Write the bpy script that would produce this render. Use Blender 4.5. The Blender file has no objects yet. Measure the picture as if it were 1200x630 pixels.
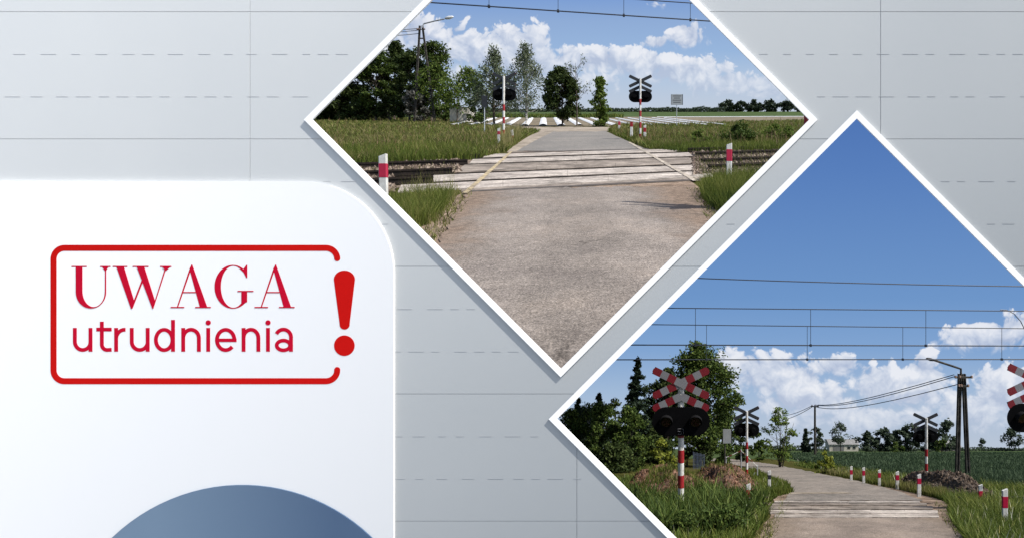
import bpy, math, random
import numpy as np
from mathutils import Vector

# ------------------------------------------------------------------ camera, world, sun, exposure
F, PX, PY = 700.0, 800.0, 325.0          # focal length and principal point, in photo pixels (1200 x 630)
HC = 1.6                                 # eye height over both slopes
H1, H2 = 129.0, 524.0                    # vanishing lines of the rising and the falling landscape
D = 2.3                                  # distance of the display wall
EXPOSURE = 0.75
SUN_DIR = Vector((0.585, -0.235, 0.776)).normalized()   # towards the sun

sc = bpy.context.scene
col = sc.collection
cam_d = bpy.data.cameras.new('camera'); cam = bpy.data.objects.new('camera', cam_d); col.objects.link(cam)
cam.location = (0, 0, 0); cam.rotation_euler = (math.radians(90), 0, 0)
cam_d.sensor_width = 36; cam_d.lens = F / 1200 * 36
cam_d.shift_x = -(PX - 600) / 1200; cam_d.shift_y = (PY - 315) / 1200
cam_d.clip_start = 0.05; cam_d.clip_end = 5000
sc.camera = cam

w = bpy.data.worlds.new('World'); sc.world = w; w.use_nodes = True
wn = w.node_tree.nodes; wl = w.node_tree.links
sky = wn.new('ShaderNodeTexSky'); sky.sky_type = 'NISHITA'; sky.sun_disc = False
elev = math.asin(SUN_DIR.z)
sky.sun_elevation = elev; sky.sun_rotation = math.atan2(SUN_DIR.x, SUN_DIR.y)
sky.air_density = 1.0; sky.dust_density = 1.5; sky.ozone_density = 1.0
wl.new(sky.outputs[0], wn['Background'].inputs[0]); wn['Background'].inputs[1].default_value = 0.15

sun_d = bpy.data.lights.new('sun', 'SUN'); sun = bpy.data.objects.new('sun', sun_d); col.objects.link(sun)
sun_d.energy = 5.0; sun_d.angle = math.radians(0.6); sun_d.color = (1.0, 0.95, 0.87)
sun.rotation_euler = (-SUN_DIR).to_track_quat('-Z', 'Y').to_euler(); sun.location = SUN_DIR * 30

sc.view_settings.view_transform = 'Standard'; sc.view_settings.look = 'None'
sc.view_settings.exposure = EXPOSURE; sc.view_settings.gamma = 1; sc.view_settings.use_curve_mapping = False
sc.render.engine = 'CYCLES'
sc.cycles.max_bounces = 6; sc.cycles.transparent_max_bounces = 4
sc.render.resolution_x = 1024; sc.render.resolution_y = 537

# ------------------------------------------------------------------ geometry helpers
HORIZ = {1: H1, 2: H2}
SLOPE = {1: (PY - H1) / F, 2: (PY - H2) / F}
def G(s, px, py, dz=0.0):
    """photo pixel -> point on the rising (1) or falling (2) slope"""
    Y = HC * F / (py - HORIZ[s])
    return Vector(((px - PX) / F * Y, Y, -HC + SLOPE[s] * Y + dz))
def gz(s, Y): return -HC + SLOPE[s] * Y
def at(px, py, Y): return Vector(((px - PX) / F * Y, Y, -(py - PY) / F * Y))
def BP(px, py, out=0.0):
    """point on the display wall, 'out' metres proud of it"""
    return Vector(((px - PX) / F * D, D - out, -(py - PY) / F * D))

def tag(o, label=None, cat=None, group=None, kind=None):
    if label: o['label'] = label
    if cat: o['category'] = cat
    if group: o['group'] = group
    if kind: o['kind'] = kind
    return o
def thing(name, loc, label, cat, group=None):
    o = bpy.data.objects.new(name, None); col.objects.link(o); o.location = loc; o.empty_display_size = 0.1
    return tag(o, label, cat, group)

class MB:
    def __init__(s): s.v = []; s.f = []; s.t = []
    def add(s, vs, fs):
        o = len(s.v); s.v += [tuple(v) for v in vs]; s.f += [tuple(i + o for i in f) for f in fs]; return s
    def box(s, c, sx, sy, sz, ax=None):
        c = Vector(c)
        X, Yv, Z = ax if ax else (Vector((1, 0, 0)), Vector((0, 1, 0)), Vector((0, 0, 1)))
        vs = [c + X * (sx / 2 * a) + Yv * (sy / 2 * b) + Z * (sz / 2 * d) for d in (-1, 1) for b in (-1, 1) for a in (-1, 1)]
        return s.add(vs, [(0, 2, 3, 1), (4, 5, 7, 6), (0, 1, 5, 4), (2, 6, 7, 3), (0, 4, 6, 2), (1, 3, 7, 5)])
    def bar(s, a, b, w_, d_, up=Vector((0, 0, 1))):
        a = Vector(a); b = Vector(b); Z = (b - a); L = Z.length; Z.normalize()
        X = up.cross(Z)
        if X.length < 1e-4: X = Vector((1, 0, 0))
        X.normalize(); Yv = Z.cross(X)
        return s.box((a + b) / 2, w_, d_, L, (X, Yv, Z))
    def tube(s, pts, rad, n=8, cap=True):
        pts = [Vector(p) for p in pts]
        if not hasattr(rad, '__len__'): rad = [rad] * len(pts)
        rings = []
        ref = Vector((0.31, 0.87, 0.11)).normalized()
        for i, p in enumerate(pts):
            t = (pts[min(i + 1, len(pts) - 1)] - pts[max(i - 1, 0)]).normalized()
            if abs(t.dot(ref)) > .95: ref = Vector((0.9, -0.1, 0.4)).normalized()
            a = t.cross(ref).normalized(); b = t.cross(a)
            rings.append([p + (a * math.cos(2 * math.pi * k / n) + b * math.sin(2 * math.pi * k / n)) * rad[i] for k in range(n)])
        vs = [v for r in rings for v in r]; fs = []
        for i in range(len(pts) - 1):
            for k in range(n):
                k2 = (k + 1) % n
                fs.append((i * n + k, i * n + k2, (i + 1) * n + k2, (i + 1) * n + k))
        if cap:
            fs.append(tuple(range(n))); fs.append(tuple((len(pts) - 1) * n + k for k in reversed(range(n))))
        return s.add(vs, fs)
    def prism(s, poly, off):
        """planar polygon (list of Vectors) extruded by the vector off"""
        n = len(poly); vs = list(poly) + [p + off for p in poly]
        fs = [tuple(range(n)), tuple(range(2 * n - 1, n - 1, -1))]
        fs += [(i, i + n, (i + 1) % n + n, (i + 1) % n) for i in range(n)]
        return s.add(vs, fs)
    def build(s, name, m, parent=None, smooth=False, fix=True):
        me = bpy.data.meshes.new(name)
        L = parent_world(parent)
        me.from_pydata([(v[0] - L[0], v[1] - L[1], v[2] - L[2]) for v in s.v], [], s.f)
        if fix:
            import bmesh
            bm = bmesh.new(); bm.from_mesh(me); bmesh.ops.recalc_face_normals(bm, faces=bm.faces); bm.to_mesh(me); bm.free()
        me.materials.append(m)
        if smooth: me.polygons.foreach_set('use_smooth', [True] * len(me.polygons))
        o = bpy.data.objects.new(name, me); col.objects.link(o); o.parent = parent
        return o
def parent_world(p):
    L = Vector((0, 0, 0))
    while p is not None: L = L + Vector(p.location); p = p.parent
    return L

def fast_mesh(name, V, m, parent=None, tint=None, k=4):
    """V: (N,k,3) array of separate k-gons, tint: (N,)"""
    N = V.shape[0]; me = bpy.data.meshes.new(name)
    Vw = V.reshape(-1, 3) - np.array(parent_world(parent))
    me.vertices.add(N * k); me.vertices.foreach_set('co', Vw.astype(np.float32).ravel())
    me.loops.add(N * k); me.loops.foreach_set('vertex_index', np.arange(N * k, dtype=np.int32))
    me.polygons.add(N); me.polygons.foreach_set('loop_start', np.arange(N, dtype=np.int32) * k)
    me.polygons.foreach_set('loop_total', np.full(N, k, dtype=np.int32))
    if tint is not None:
        a = me.attributes.new('tint', 'FLOAT', 'POINT'); a.data.foreach_set('value', np.repeat(tint, k).astype(np.float32))
    me.update(calc_edges=True); me.materials.append(m)
    o = bpy.data.objects.new(name, me); col.objects.link(o); o.parent = parent
    return o

# ------------------------------------------------------------------ materials
def lin(c): return tuple((x / 255 / 12.92 if x / 255 <= .04045 else ((x / 255 + .055) / 1.055) ** 2.4) for x in c) + (1,)
def newmat(name):
    m = bpy.data.materials.new(name); m.use_nodes = True
    return m, m.node_tree.nodes, m.node_tree.links, m.node_tree.nodes['Principled BSDF']
def noisy(name, cols, scale=5.0, rough=.85, bump=0.0, bscale=60.0, detail=8, spec=.3, metal=0, stretch=None, spots=None, dist=0.02):
    """base colour from a noise ramp over cols [(pos, rgb linear)], with a fine bump"""
    m, n, l, b = newmat(name)
    tc = n.new('ShaderNodeTexCoord'); vec = tc.outputs['Object']
    if stretch:
        mp = n.new('ShaderNodeMapping'); mp.inputs['Scale'].default_value = stretch; l.new(vec, mp.inputs[0]); vec = mp.outputs[0]
    nz = n.new('ShaderNodeTexNoise'); nz.inputs['Scale'].default_value = scale; nz.inputs['Detail'].default_value = detail
    nz.inputs['Roughness'].default_value = .62; l.new(vec, nz.inputs['Vector'])
    r = n.new('ShaderNodeValToRGB'); e = r.color_ramp.elements
    e[0].position, e[0].color = cols[0][0], tuple(cols[0][1]) + (1,)
    e[1].position, e[1].color = cols[-1][0], tuple(cols[-1][1]) + (1,)
    for p, c in cols[1:-1]:
        q = e.new(p); q.color = tuple(c) + (1,)
    l.new(nz.outputs[0], r.inputs[0]); out = r.outputs[0]
    for sp_ in ([spots] if spots and not isinstance(spots[0], tuple) else (spots or [])):      # (scale, amount): lighter and darker chips
        n2 = n.new('ShaderNodeTexNoise'); n2.inputs['Scale'].default_value = sp_[0]; n2.inputs['Detail'].default_value = 4
        n2.inputs['Roughness'].default_value = .75
        l.new(tc.outputs['Object'], n2.inputs['Vector'])
        mr = n.new('ShaderNodeMapRange'); mr.inputs[1].default_value = .3; mr.inputs[2].default_value = .7
        mr.inputs[3].default_value = 1 - sp_[1]; mr.inputs[4].default_value = 1 + sp_[1]; l.new(n2.outputs[0], mr.inputs[0])
        mx = n.new('ShaderNodeVectorMath'); mx.operation = 'SCALE'; l.new(out, mx.inputs[0]); l.new(mr.outputs[0], mx.inputs['Scale']); out = mx.outputs[0]
    l.new(out, b.inputs['Base Color'])
    b.inputs['Roughness'].default_value = rough; b.inputs['Specular IOR Level'].default_value = spec; b.inputs['Metallic'].default_value = metal
    if bump:
        n3 = n.new('ShaderNodeTexNoise'); n3.inputs['Scale'].default_value = bscale; n3.inputs['Detail'].default_value = 6
        l.new(tc.outputs['Object'], n3.inputs['Vector'])
        bp = n.new('ShaderNodeBump'); bp.inputs['Strength'].default_value = bump; bp.inputs['Distance'].default_value = dist
        l.new(n3.outputs[0], bp.inputs['Height']); l.new(bp.outputs[0], b.inputs['Normal'])
    return m
def plain(name, c, rough=.6, spec=.35, var=.12, scale=6., metal=0):
    lo = tuple(x * (1 - var) for x in c[:3]); hi = tuple(x * (1 + var) for x in c[:3])
    return noisy(name, [(.3, lo), (.7, hi)], scale, rough, 0, spec=spec, metal=metal, detail=5)
def leafmat(name, cols, trans=.3, rough=.6):
    m, n, l, b = newmat(name)
    at_ = n.new('ShaderNodeAttribute'); at_.attribute_name = 'tint'
    r = n.new('ShaderNodeValToRGB'); e = r.color_ramp.elements
    e[0].position, e[0].color = 0, tuple(cols[0]) + (1,); e[1].position, e[1].color = 1, tuple(cols[-1]) + (1,)
    for i, c in enumerate(cols[1:-1]):
        q = e.new((i + 1) / (len(cols) - 1)); q.color = tuple(c) + (1,)
    l.new(at_.outputs['Fac'], r.inputs[0]); l.new(r.outputs[0], b.inputs['Base Color'])
    b.inputs['Roughness'].default_value = rough; b.inputs['Specular IOR Level'].default_value = .08
    t = n.new('ShaderNodeBsdfTranslucent'); l.new(r.outputs[0], t.inputs[0])
    mx = n.new('ShaderNodeMixShader'); mx.inputs[0].default_value = trans
    l.new(b.outputs[0], mx.inputs[1]); l.new(t.outputs[0], mx.inputs[2]); l.new(mx.outputs[0], n['Material Output'].inputs[0])
    return m

M = {}
M['asphalt'] = noisy('worn_asphalt', [(.36, (.095, .083, .073)), (.46, (.13, .111, .097)), (.54, (.145, .123, .106)), (.64, (.18, .148, .124))], .7, .95, .8, 45, spots=[(60, .55), (14, .3), (3.2, .2)], spec=.05)
def road_mat(name, ramp, qx, lo, hi, sand, tracks):
    m = noisy(name, ramp, .8, .95, .9, 45, spots=[(60, .6), (18, .3), (4, .1)], spec=.05)
    n, l = m.node_tree.nodes, m.node_tree.links; b = n['Principled BSDF']
    src = b.inputs['Base Color'].links[0].from_socket
    ge = n.new('ShaderNodeNewGeometry')
    def mt(op, a, b_=None, c=None):
        q = n.new('ShaderNodeMath'); q.operation = op
        for i, v in enumerate((a, b_, c)):
            if v is None: continue
            if isinstance(v, (int, float)): q.inputs[i].default_value = v
            else: l.new(v, q.inputs[i])
        return q.outputs[0]
    def nz_(sc, det, rough=.6):
        q = n.new('ShaderNodeTexNoise'); q.inputs['Scale'].default_value = sc; q.inputs['Detail'].default_value = det; q.inputs['Roughness'].default_value = rough
        l.new(ge.outputs['Position'], q.inputs['Vector']); return q.outputs[0]
    def sm(v, a, b_):
        q = n.new('ShaderNodeMapRange'); q.interpolation_type = 'SMOOTHSTEP'; q.inputs[1].default_value = a; q.inputs[2].default_value = b_; l.new(v, q.inputs[0]); return q.outputs[0]
    dt = n.new('ShaderNodeVectorMath'); dt.operation = 'DOT_PRODUCT'; dt.inputs[1].default_value = (1, qx, 0); l.new(ge.outputs['Position'], dt.inputs[0])
    q = mt('ADD', dt.outputs['Value'], mt('MULTIPLY_ADD', nz_(1.1, 6), 1.5, -.75))
    # tyre-worn bands: two lighter dusty tracks
    wear = None
    for c, wd in tracks:
        t = mt('SUBTRACT', 1, sm(mt('ABSOLUTE', mt('SUBTRACT', q, c)), wd * .3, wd)); wear = t if wear is None else mt('MAXIMUM', wear, t)
    wear = mt('MULTIPLY', wear, .16)
    # cracks
    vo = n.new('ShaderNodeTexVoronoi'); vo.feature = 'DISTANCE_TO_EDGE'; vo.inputs['Scale'].default_value = .75
    wp = n.new('ShaderNodeVectorMath'); wp.operation = 'ADD'; no = n.new('ShaderNodeTexNoise'); no.inputs['Scale'].default_value = 1.7; no.inputs['Detail'].default_value = 5
    l.new(ge.outputs['Position'], no.inputs['Vector']); l.new(no.outputs['Color'], wp.inputs[0]); l.new(ge.outputs['Position'], wp.inputs[1]); l.new(wp.outputs[0], vo.inputs['Vector'])
    crack = mt('MULTIPLY', mt('SUBTRACT', 1, sm(vo.outputs['Distance'], .004, .02)), sm(nz_(.5, 2), .5, .62))
    k = mt('MULTIPLY', mt('ADD', 1, wear), mt('SUBTRACT', 1, mt('MULTIPLY', crack, .45)))
    # dark damp or oily stains
    st_ = sm(nz_(.9, 3), .57, .7); k = mt('MULTIPLY', k, mt('SUBTRACT', 1, mt('MULTIPLY', st_, .15)))
    sc = n.new('ShaderNodeVectorMath'); sc.operation = 'SCALE'; l.new(src, sc.inputs[0]); l.new(k, sc.inputs['Scale'])
    edge = mt('MAXIMUM', sm(q, hi - .5, hi + .35), mt('SUBTRACT', 1, sm(q, lo - .35, lo + .5)))
    sr = n.new('ShaderNodeValToRGB'); sr.color_ramp.elements[0].position = .35; sr.color_ramp.elements[1].position = .65
    sr.color_ramp.elements[0].color = tuple(x * .55 for x in sand) + (1,); sr.color_ramp.elements[1].color = tuple(x * 1.25 for x in sand) + (1,); l.new(nz_(9, 8, .75), sr.inputs[0])
    mx = n.new('ShaderNodeMix'); mx.data_type = 'RGBA'; l.new(edge, mx.inputs[0]); l.new(sc.outputs[0], mx.inputs[6]); l.new(sr.outputs[0], mx.inputs[7]); l.new(mx.outputs[2], b.inputs['Base Color'])
    return m
AR = [(.36, (.115, .1, .09)), (.46, (.134, .117, .104)), (.54, (.146, .127, .112)), (.64, (.165, .141, .122))]
M['asphalt'] = road_mat('worn_asphalt', AR, .204, -1.25, 1.75, (.15, .113, .087), ((-.65, .5), (1.0, .5)))
M['asphalt_beige'] = road_mat('worn_beige_asphalt', [(p, (c[0] * 1.12, c[1] * 1.06, c[2] * 1.0)) for p, c in AR], -.17, .0, 3.2, (.17, .135, .105), ((.7, .5), (2.2, .5)))
M['asphalt_far'] = noisy('grey_asphalt', [(.3, (.105, .1, .094)), (.7, (.15, .138, .124))], .35, .95, .3, 30, spots=[(20, .3), (4, .2)], spec=.05)
M['asphalt_warm'] = noisy('warm_grey_asphalt', [(.38, (.12, .108, .096)), (.62, (.17, .148, .128))], .5, .95, .4, 30, spots=[(20, .35), (4, .25)], spec=.05)
M['dust'] = noisy('dusty_road', [(.38, (.14, .12, .098)), (.62, (.215, .185, .152))], .5, .95, .3, 20, spots=[(9, .3), (2, .2)], spec=0)
M['shoulder'] = noisy('sandy_dirt', [(.36, (.075, .056, .042)), (.46, (.13, .097, .074)), (.62, (.2, .152, .117))], 1.6, .95, .9, 30, spots=[(30, .5), (7, .3)], spec=0)
M['soil'] = noisy('dark_soil', [(.3, (.03, .022, .016)), (.7, (.07, .052, .04))], 2.5, .95, .9, 14, spots=(12, .5), dist=.06)
M['clay'] = noisy('reddish_soil', [(.38, (.05, .028, .018)), (.62, (.115, .062, .04))], 2.0, .95, .9, 14, spots=(12, .5), dist=.06)
M['turf'] = noisy('turf_soil', [(.3, (.022, .026, .008)), (.5, (.04, .04, .012)), (.72, (.07, .058, .028))], .8, .95, .5, 20, spots=(8, .5), spec=0)
M['field'] = noisy('crop_field', [(.4, (.03, .046, .018)), (.6, (.05, .072, .032))], .25, .95, .4, 8, spots=(2.5, .35), spec=0)
M['bare_field'] = noisy('bare_field', [(.38, (.075, .06, .036)), (.62, (.125, .1, .062))], .2, .95, .4, 6, spots=(2, .3))
M['foil'] = plain('mulch_foil', (.42, .42, .41), .5, .4, .08, .4)
M['concrete'] = noisy('crossing_concrete', [(.34, (.13, .11, .093)), (.44, (.205, .18, .157)), (.53, (.255, .226, .2)), (.65, (.325, .288, .25))], 1.1, .9, .5, 40, spots=[(25, .35), (6, .35), (1.2, .25)], stretch=(1, 2, 2), spec=.1)
M['concrete_old'] = noisy('old_concrete', [(.38, (.09, .076, .064)), (.62, (.2, .17, .143))], 1.3, .92, .5, 40, spots=[(25, .35), (5, .3)], spec=.1)
M['edge_iron'] = noisy('edge_iron', [(.3, (.03, .025, .02)), (.7, (.07, .055, .045))], 9, .7, .2, 50)
M['rail'] = noisy('rusty_rail', [(.4, (.006, .0045, .004)), (.6, (.016, .011, .009))], 6, .6, .2, 60, spec=.1)
M['ballast_bed'] = noisy('ballast_bed', [(.4, (.07, .053, .042)), (.6, (.15, .118, .094))], 8, .95, .8, 25, spots=(20, .5), spec=0)
M['grit'] = leafmat('road_grit', [(.07, .055, .045), (.13, .1, .08), (.24, .19, .15)], 0, .95)
M['stone'] = leafmat('ballast_stone', [(.035, .026, .02), (.085, .062, .048), (.2, .16, .13)], 0, .9)
M['clod'] = leafmat('soil_clod', [(.025, .018, .013), (.055, .04, .03), (.1, .078, .06)], 0, .95)
M['clod_red'] = leafmat('reddish_clod', [(.035, .019, .012), (.085, .044, .028), (.16, .095, .065)], 0, .95)
M['line'] = noisy('worn_paint', [(.4, (.15, .125, .095)), (.5, (.24, .195, .125)), (.62, (.33, .27, .16))], 4, .85, 0, spec=.05, spots=[(14, .4), (3, .3)])
M['line_white'] = noisy('worn_white_paint', [(.4, (.15, .13, .11)), (.5, (.25, .218, .18)), (.62, (.34, .3, .25))], 4, .85, 0, spec=.05, spots=[(14, .4), (3, .3)])
M['white'] = noisy('white_paint', [(.33, (.2, .185, .16)), (.43, (.36, .355, .335)), (.6, (.44, .44, .425))], 7, .55, .1, 40, spec=.2, spots=(30, .12))
M['red'] = noisy('red_paint', [(.33, (.09, .02, .02)), (.43, (.17, .009, .012)), (.65, (.22, .014, .018))], 7, .55, .1, 40, spec=.2, spots=(30, .15))
M['pink'] = plain('red_reflector', (.27, .008, .032), .4, .25, .2, 9)
M['signwhite'] = plain('sign_white', (.135, .135, .148), .45, .4, .06, 5)
M['signred'] = plain('sign_red', (.115, .004, .01), .45, .4, .08, 5)
M['signback'] = plain('sign_back', (.018, .02, .023), .6, .2, .15, 6)
M['black'] = plain('matt_black', (.003, .003, .0034), .8, .02, .2, 8)
M['hood'] = plain('hood_grey', (.007, .007, .008), .6, .1, .2, 8)
M['lens'] = plain('dark_lens', (.02, .006, .006), .12, .6, .1, 8)
M['galv'] = plain('galvanised_steel', (.3, .31, .32), .45, .5, .12, 5, .5)
M['greysign'] = plain('grey_sign_back', (.2, .215, .225), .5, .4, .1, 4)
M['pole'] = noisy('weathered_concrete', [(.38, (.016, .015, .013)), (.62, (.05, .046, .04))], 3, .9, .2, 30, spec=.1)
M['wire'] = plain('wire', (.012, .016, .026), .5, .4, .1, 3)
M['lampgrey'] = plain('lamp_housing', (.42, .43, .43), .4, .5, .1, 6)
M['insul'] = plain('porcelain', (.16, .1, .07), .3, .5, .1, 6)
M['bark'] = noisy('bark', [(.3, (.022, .017, .013)), (.7, (.07, .055, .042))], 4, .95, .5, 20, stretch=(3, 3, .6))
M['birchbark'] = noisy('birch_bark', [(.38, (.06, .055, .05)), (.52, (.3, .29, .27)), (.7, (.36, .35, .33))], 3, .85, .3, 20, stretch=(1, 1, 4))
M['plaster'] = noisy('old_plaster', [(.3, (.3, .28, .24)), (.7, (.46, .44, .39))], 1.2, .9, .2, 20, spots=(6, .15))
M['roofgrey'] = noisy('grey_roof', [(.3, (.1, .1, .1)), (.7, (.17, .17, .17))], 1, .8, .1, 10)
M['glassdark'] = plain('dark_pane', (.02, .025, .03), .15, .6, .1, 2)
M['leaf_dark'] = leafmat('dark_leaf', [(.012, .02, .006), (.027, .042, .012), (.07, .09, .026)])
M['leaf_mid'] = leafmat('mid_leaf', [(.014, .027, .006), (.038, .062, .013), (.1, .128, .03)])
M['leaf_light'] = leafmat('light_leaf', [(.034, .06, .01), (.075, .115, .02), (.15, .18, .045)], .4)
M['leaf_grey'] = leafmat('greyish_leaf', [(.034, .048, .024), (.085, .108, .06), (.2, .22, .15)], .35)
M['leaf_yellow'] = leafmat('yellow_green_leaf', [(.06, .08, .01), (.13, .15, .02), (.2, .21, .04)], .35)
M['needle'] = leafmat('needle', [(.008, .014, .008), (.014, .024, .013), (.026, .04, .022)], .12)
M['far_leaf'] = leafmat('distant_leaf', [(.02, .03, .02), (.035, .05, .03), (.055, .072, .045)], .2)
M['blossom'] = leafmat('pale_blossom_leaf', [(.04, .045, .035), (.09, .09, .08), (.19, .18, .17)], .3)
M['grass'] = leafmat('grass_blade', [(.022, .036, .006), (.054, .078, .013), (.105, .125, .024), (.185, .175, .06)], .35)
M['grass_dry'] = leafmat('dry_grass_blade', [(.024, .036, .006), (.064, .084, .015), (.115, .122, .03), (.2, .172, .08)], .35)
M['grass_deep'] = leafmat('lush_grass_blade', [(.018, .032, .006), (.044, .068, .012), (.09, .115, .022), (.18, .185, .05)], .35)
M['straw'] = leafmat('dead_stalk', [(.06, .035, .02), (.12, .075, .04), (.2, .15, .09)], .2)
M['flower'] = leafmat('pale_flower', [(.3, .26, .08), (.4, .38, .2), (.45, .45, .35)], .3)
M['crop'] = leafmat('crop_blade', [(.014, .026, .012), (.033, .055, .027), (.065, .092, .052)], .3)

# ------------------------------------------------------------------ the display wall
def clip_half(poly, a, b, c):            # keep a*x + b*y <= c
    out = []
    for i in range(len(poly)):
        p, q = poly[i], poly[(i + 1) % len(poly)]
        dp, dq = a * p[0] + b * p[1] - c, a * q[0] + b * q[1] - c
        if dp <= 0: out.append(p)
        if (dp < 0 < dq) or (dq < 0 < dp):
            t = dp / (dp - dq); out.append((p[0] + (q[0] - p[0]) * t, p[1] + (q[1] - p[1]) * t))
    return out
def minus_diamond(polys, cx, cy, R):
    """convex polygons minus the diamond |x-cx|+|y-cy| < R, as convex pieces"""
    res = []
    for p in polys:
        rest = p
        for a, b in ((1, 1), (1, -1), (-1, 1), (-1, -1)):
            c = a * cx + b * cy + R
            outside = clip_half(rest, -a, -b, -c)
            if len(outside) > 2: res.append(outside)
            rest = clip_half(rest, a, b, c)
            if len(rest) < 3: break
    return res
DIA = [(657.5, 141, 300), (1003.5, 490, 360)]       # centre and half diagonal of the two frames, outer edge
BOT = 868.0
mw, nn, ll, bb = newmat('wall_panel')
tc = nn.new('ShaderNodeTexCoord')
nz = nn.new('ShaderNodeTexNoise'); nz.inputs['Scale'].default_value = 1.1; nz.inputs['Detail'].default_value = 4
ll.new(tc.outputs['Object'], nz.inputs['Vector'])
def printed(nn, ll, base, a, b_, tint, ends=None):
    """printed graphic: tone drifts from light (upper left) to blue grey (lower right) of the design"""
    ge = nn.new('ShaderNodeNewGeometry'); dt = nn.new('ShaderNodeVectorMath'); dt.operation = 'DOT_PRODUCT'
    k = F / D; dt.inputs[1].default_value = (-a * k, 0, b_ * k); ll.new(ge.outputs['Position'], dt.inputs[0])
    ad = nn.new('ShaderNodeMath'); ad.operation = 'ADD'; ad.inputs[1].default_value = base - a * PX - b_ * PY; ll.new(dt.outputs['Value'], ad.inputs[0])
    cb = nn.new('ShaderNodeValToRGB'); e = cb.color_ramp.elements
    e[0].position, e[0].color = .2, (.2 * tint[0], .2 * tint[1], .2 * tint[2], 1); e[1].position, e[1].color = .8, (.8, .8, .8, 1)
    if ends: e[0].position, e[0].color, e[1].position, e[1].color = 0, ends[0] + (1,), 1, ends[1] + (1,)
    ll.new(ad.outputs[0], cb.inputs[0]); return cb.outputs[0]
rr = nn.new('ShaderNodeValToRGB'); rr.color_ramp.elements[0].position = .3; rr.color_ramp.elements[1].position = .7
rr.color_ramp.elements[0].color = (.93, .95, .948, 1); rr.color_ramp.elements[1].color = (.985, 1, .99, 1)
ll.new(nz.outputs[0], rr.inputs[0])
mxw = nn.new('ShaderNodeMix'); mxw.data_type = 'RGBA'; mxw.blend_type = 'MULTIPLY'; mxw.inputs[0].default_value = 1
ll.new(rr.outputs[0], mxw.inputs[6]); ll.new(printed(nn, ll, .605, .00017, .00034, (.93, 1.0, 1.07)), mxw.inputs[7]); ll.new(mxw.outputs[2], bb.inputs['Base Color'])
bb.inputs['Roughness'].default_value = .7; bb.inputs['Specular IOR Level'].default_value = .05
M['wall'] = mw
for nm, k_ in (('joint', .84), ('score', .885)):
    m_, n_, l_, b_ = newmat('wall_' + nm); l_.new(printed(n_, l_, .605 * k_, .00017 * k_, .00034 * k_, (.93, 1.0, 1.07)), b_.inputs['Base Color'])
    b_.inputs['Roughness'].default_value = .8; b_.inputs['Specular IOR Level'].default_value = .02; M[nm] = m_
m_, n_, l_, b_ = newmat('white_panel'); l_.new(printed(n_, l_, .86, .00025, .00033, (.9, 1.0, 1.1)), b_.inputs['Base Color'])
b_.inputs['Roughness'].default_value = .6; b_.inputs['Specular IOR Level'].default_value = .05
M['panel'] = m_
M['frame'] = plain('white_frame', (.76, .76, .76), .6, .05, .02, 3)
M['redprint'] = plain('red_print', (.42, .006, .005), .7, .02, .03, 3)
M['crimson'] = plain('crimson_print', (.4, .004, .022), .7, .02, .03, 3)
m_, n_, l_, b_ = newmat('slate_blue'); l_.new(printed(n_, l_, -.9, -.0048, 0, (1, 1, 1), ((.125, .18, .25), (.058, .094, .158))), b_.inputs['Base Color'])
b_.inputs['Roughness'].default_value = .7; b_.inputs['Specular IOR Level'].default_value = .05
M['slate'] = m_

wall = thing('display_wall', BP(600, BOT), 'pale grey panelled wall behind the white notice board and the two diamonds', 'wall')
OUT = lambda d: Vector((0, d, 0))
rows = [-200, -135, 14, 163, 312, 461, 610, 759, BOT]
mb = MB()
back = [[(-190, -200), (1430, -200), (1430, BOT), (-190, BOT)]]
for cx, cy, R in DIA: back = minus_diamond(back, cx, cy, R - 3.5)
for p in back: mb.prism([BP(x, y, -.0018) for x, y in p], OUT(.006))
mb.build('backing', M['joint'], wall)
for r in range(len(rows) - 1):
    y0, y1 = rows[r], rows[r + 1]
    xs = [-190, 293, 1032, 1430] if y0 < 400 else [-190, -63, 676, 1430]
    for k in range(len(xs) - 1):
        x0, x1 = xs[k], xs[k + 1]; g = .33
        polys = [[(x0 + g, y0 + g), (x1 - g, y0 + g), (x1 - g, y1 - g), (x0 + g, y1 - g)]]
        for cx, cy, R in DIA: polys = minus_diamond(polys, cx, cy, R - 3.5)
        if not polys: continue
        mb = MB()
        for p in polys: mb.prism([BP(x, y, 0) for x, y in p], OUT(.0016))
        o = mb.build('panel', M['wall'], wall)
rngw = random.Random(5)
mb = MB()
for r in range(1, len(rows) - 1):           # the fine broken score lines, two per course
    for j in (1, 2):
        yy = rows[r] + 49.7 * j
        if yy > 640: continue
        x = -20.0
        while x < 1230:
            L = rngw.choice((9, 12, 14, 18, 10)); 
            if not any(abs(x + L / 2 - cx) + abs(yy - cy) < R + L for cx, cy, R in DIA):
                mb.box(BP(x + L / 2, yy, .0003), L * D / F, .001, .0018)
            x += L + rngw.choice((12, 16, 18, 9))
o = mb.build('score_line', M['score'], wall); o['kind'] = 'stuff'

for i, (cx, cy, R) in enumerate(DIA):
    bars = []
    fr = thing('diamond_frame', BP(cx, min(cy + R, BOT)), ['thin white diamond frame around the railway crossing with the striped field',
               'large white diamond frame below right, showing mostly blue sky'][i], 'frame')
    ri = R - 9.6
    c4 = [(0, -1), (1, 0), (0, 1), (-1, 0)]
    for k in range(4):
        a, b = c4[k], c4[(k + 1) % 4]
        quad = [(cx + a[0] * R, cy + a[1] * R), (cx + b[0] * R, cy + b[1] * R), (cx + b[0] * ri, cy + b[1] * ri), (cx + a[0] * ri, cy + a[1] * ri)]
        MB().prism([BP(x, y, .008) for x, y in quad], OUT(.0075)).build('bar', M['frame'], fr)

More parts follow.
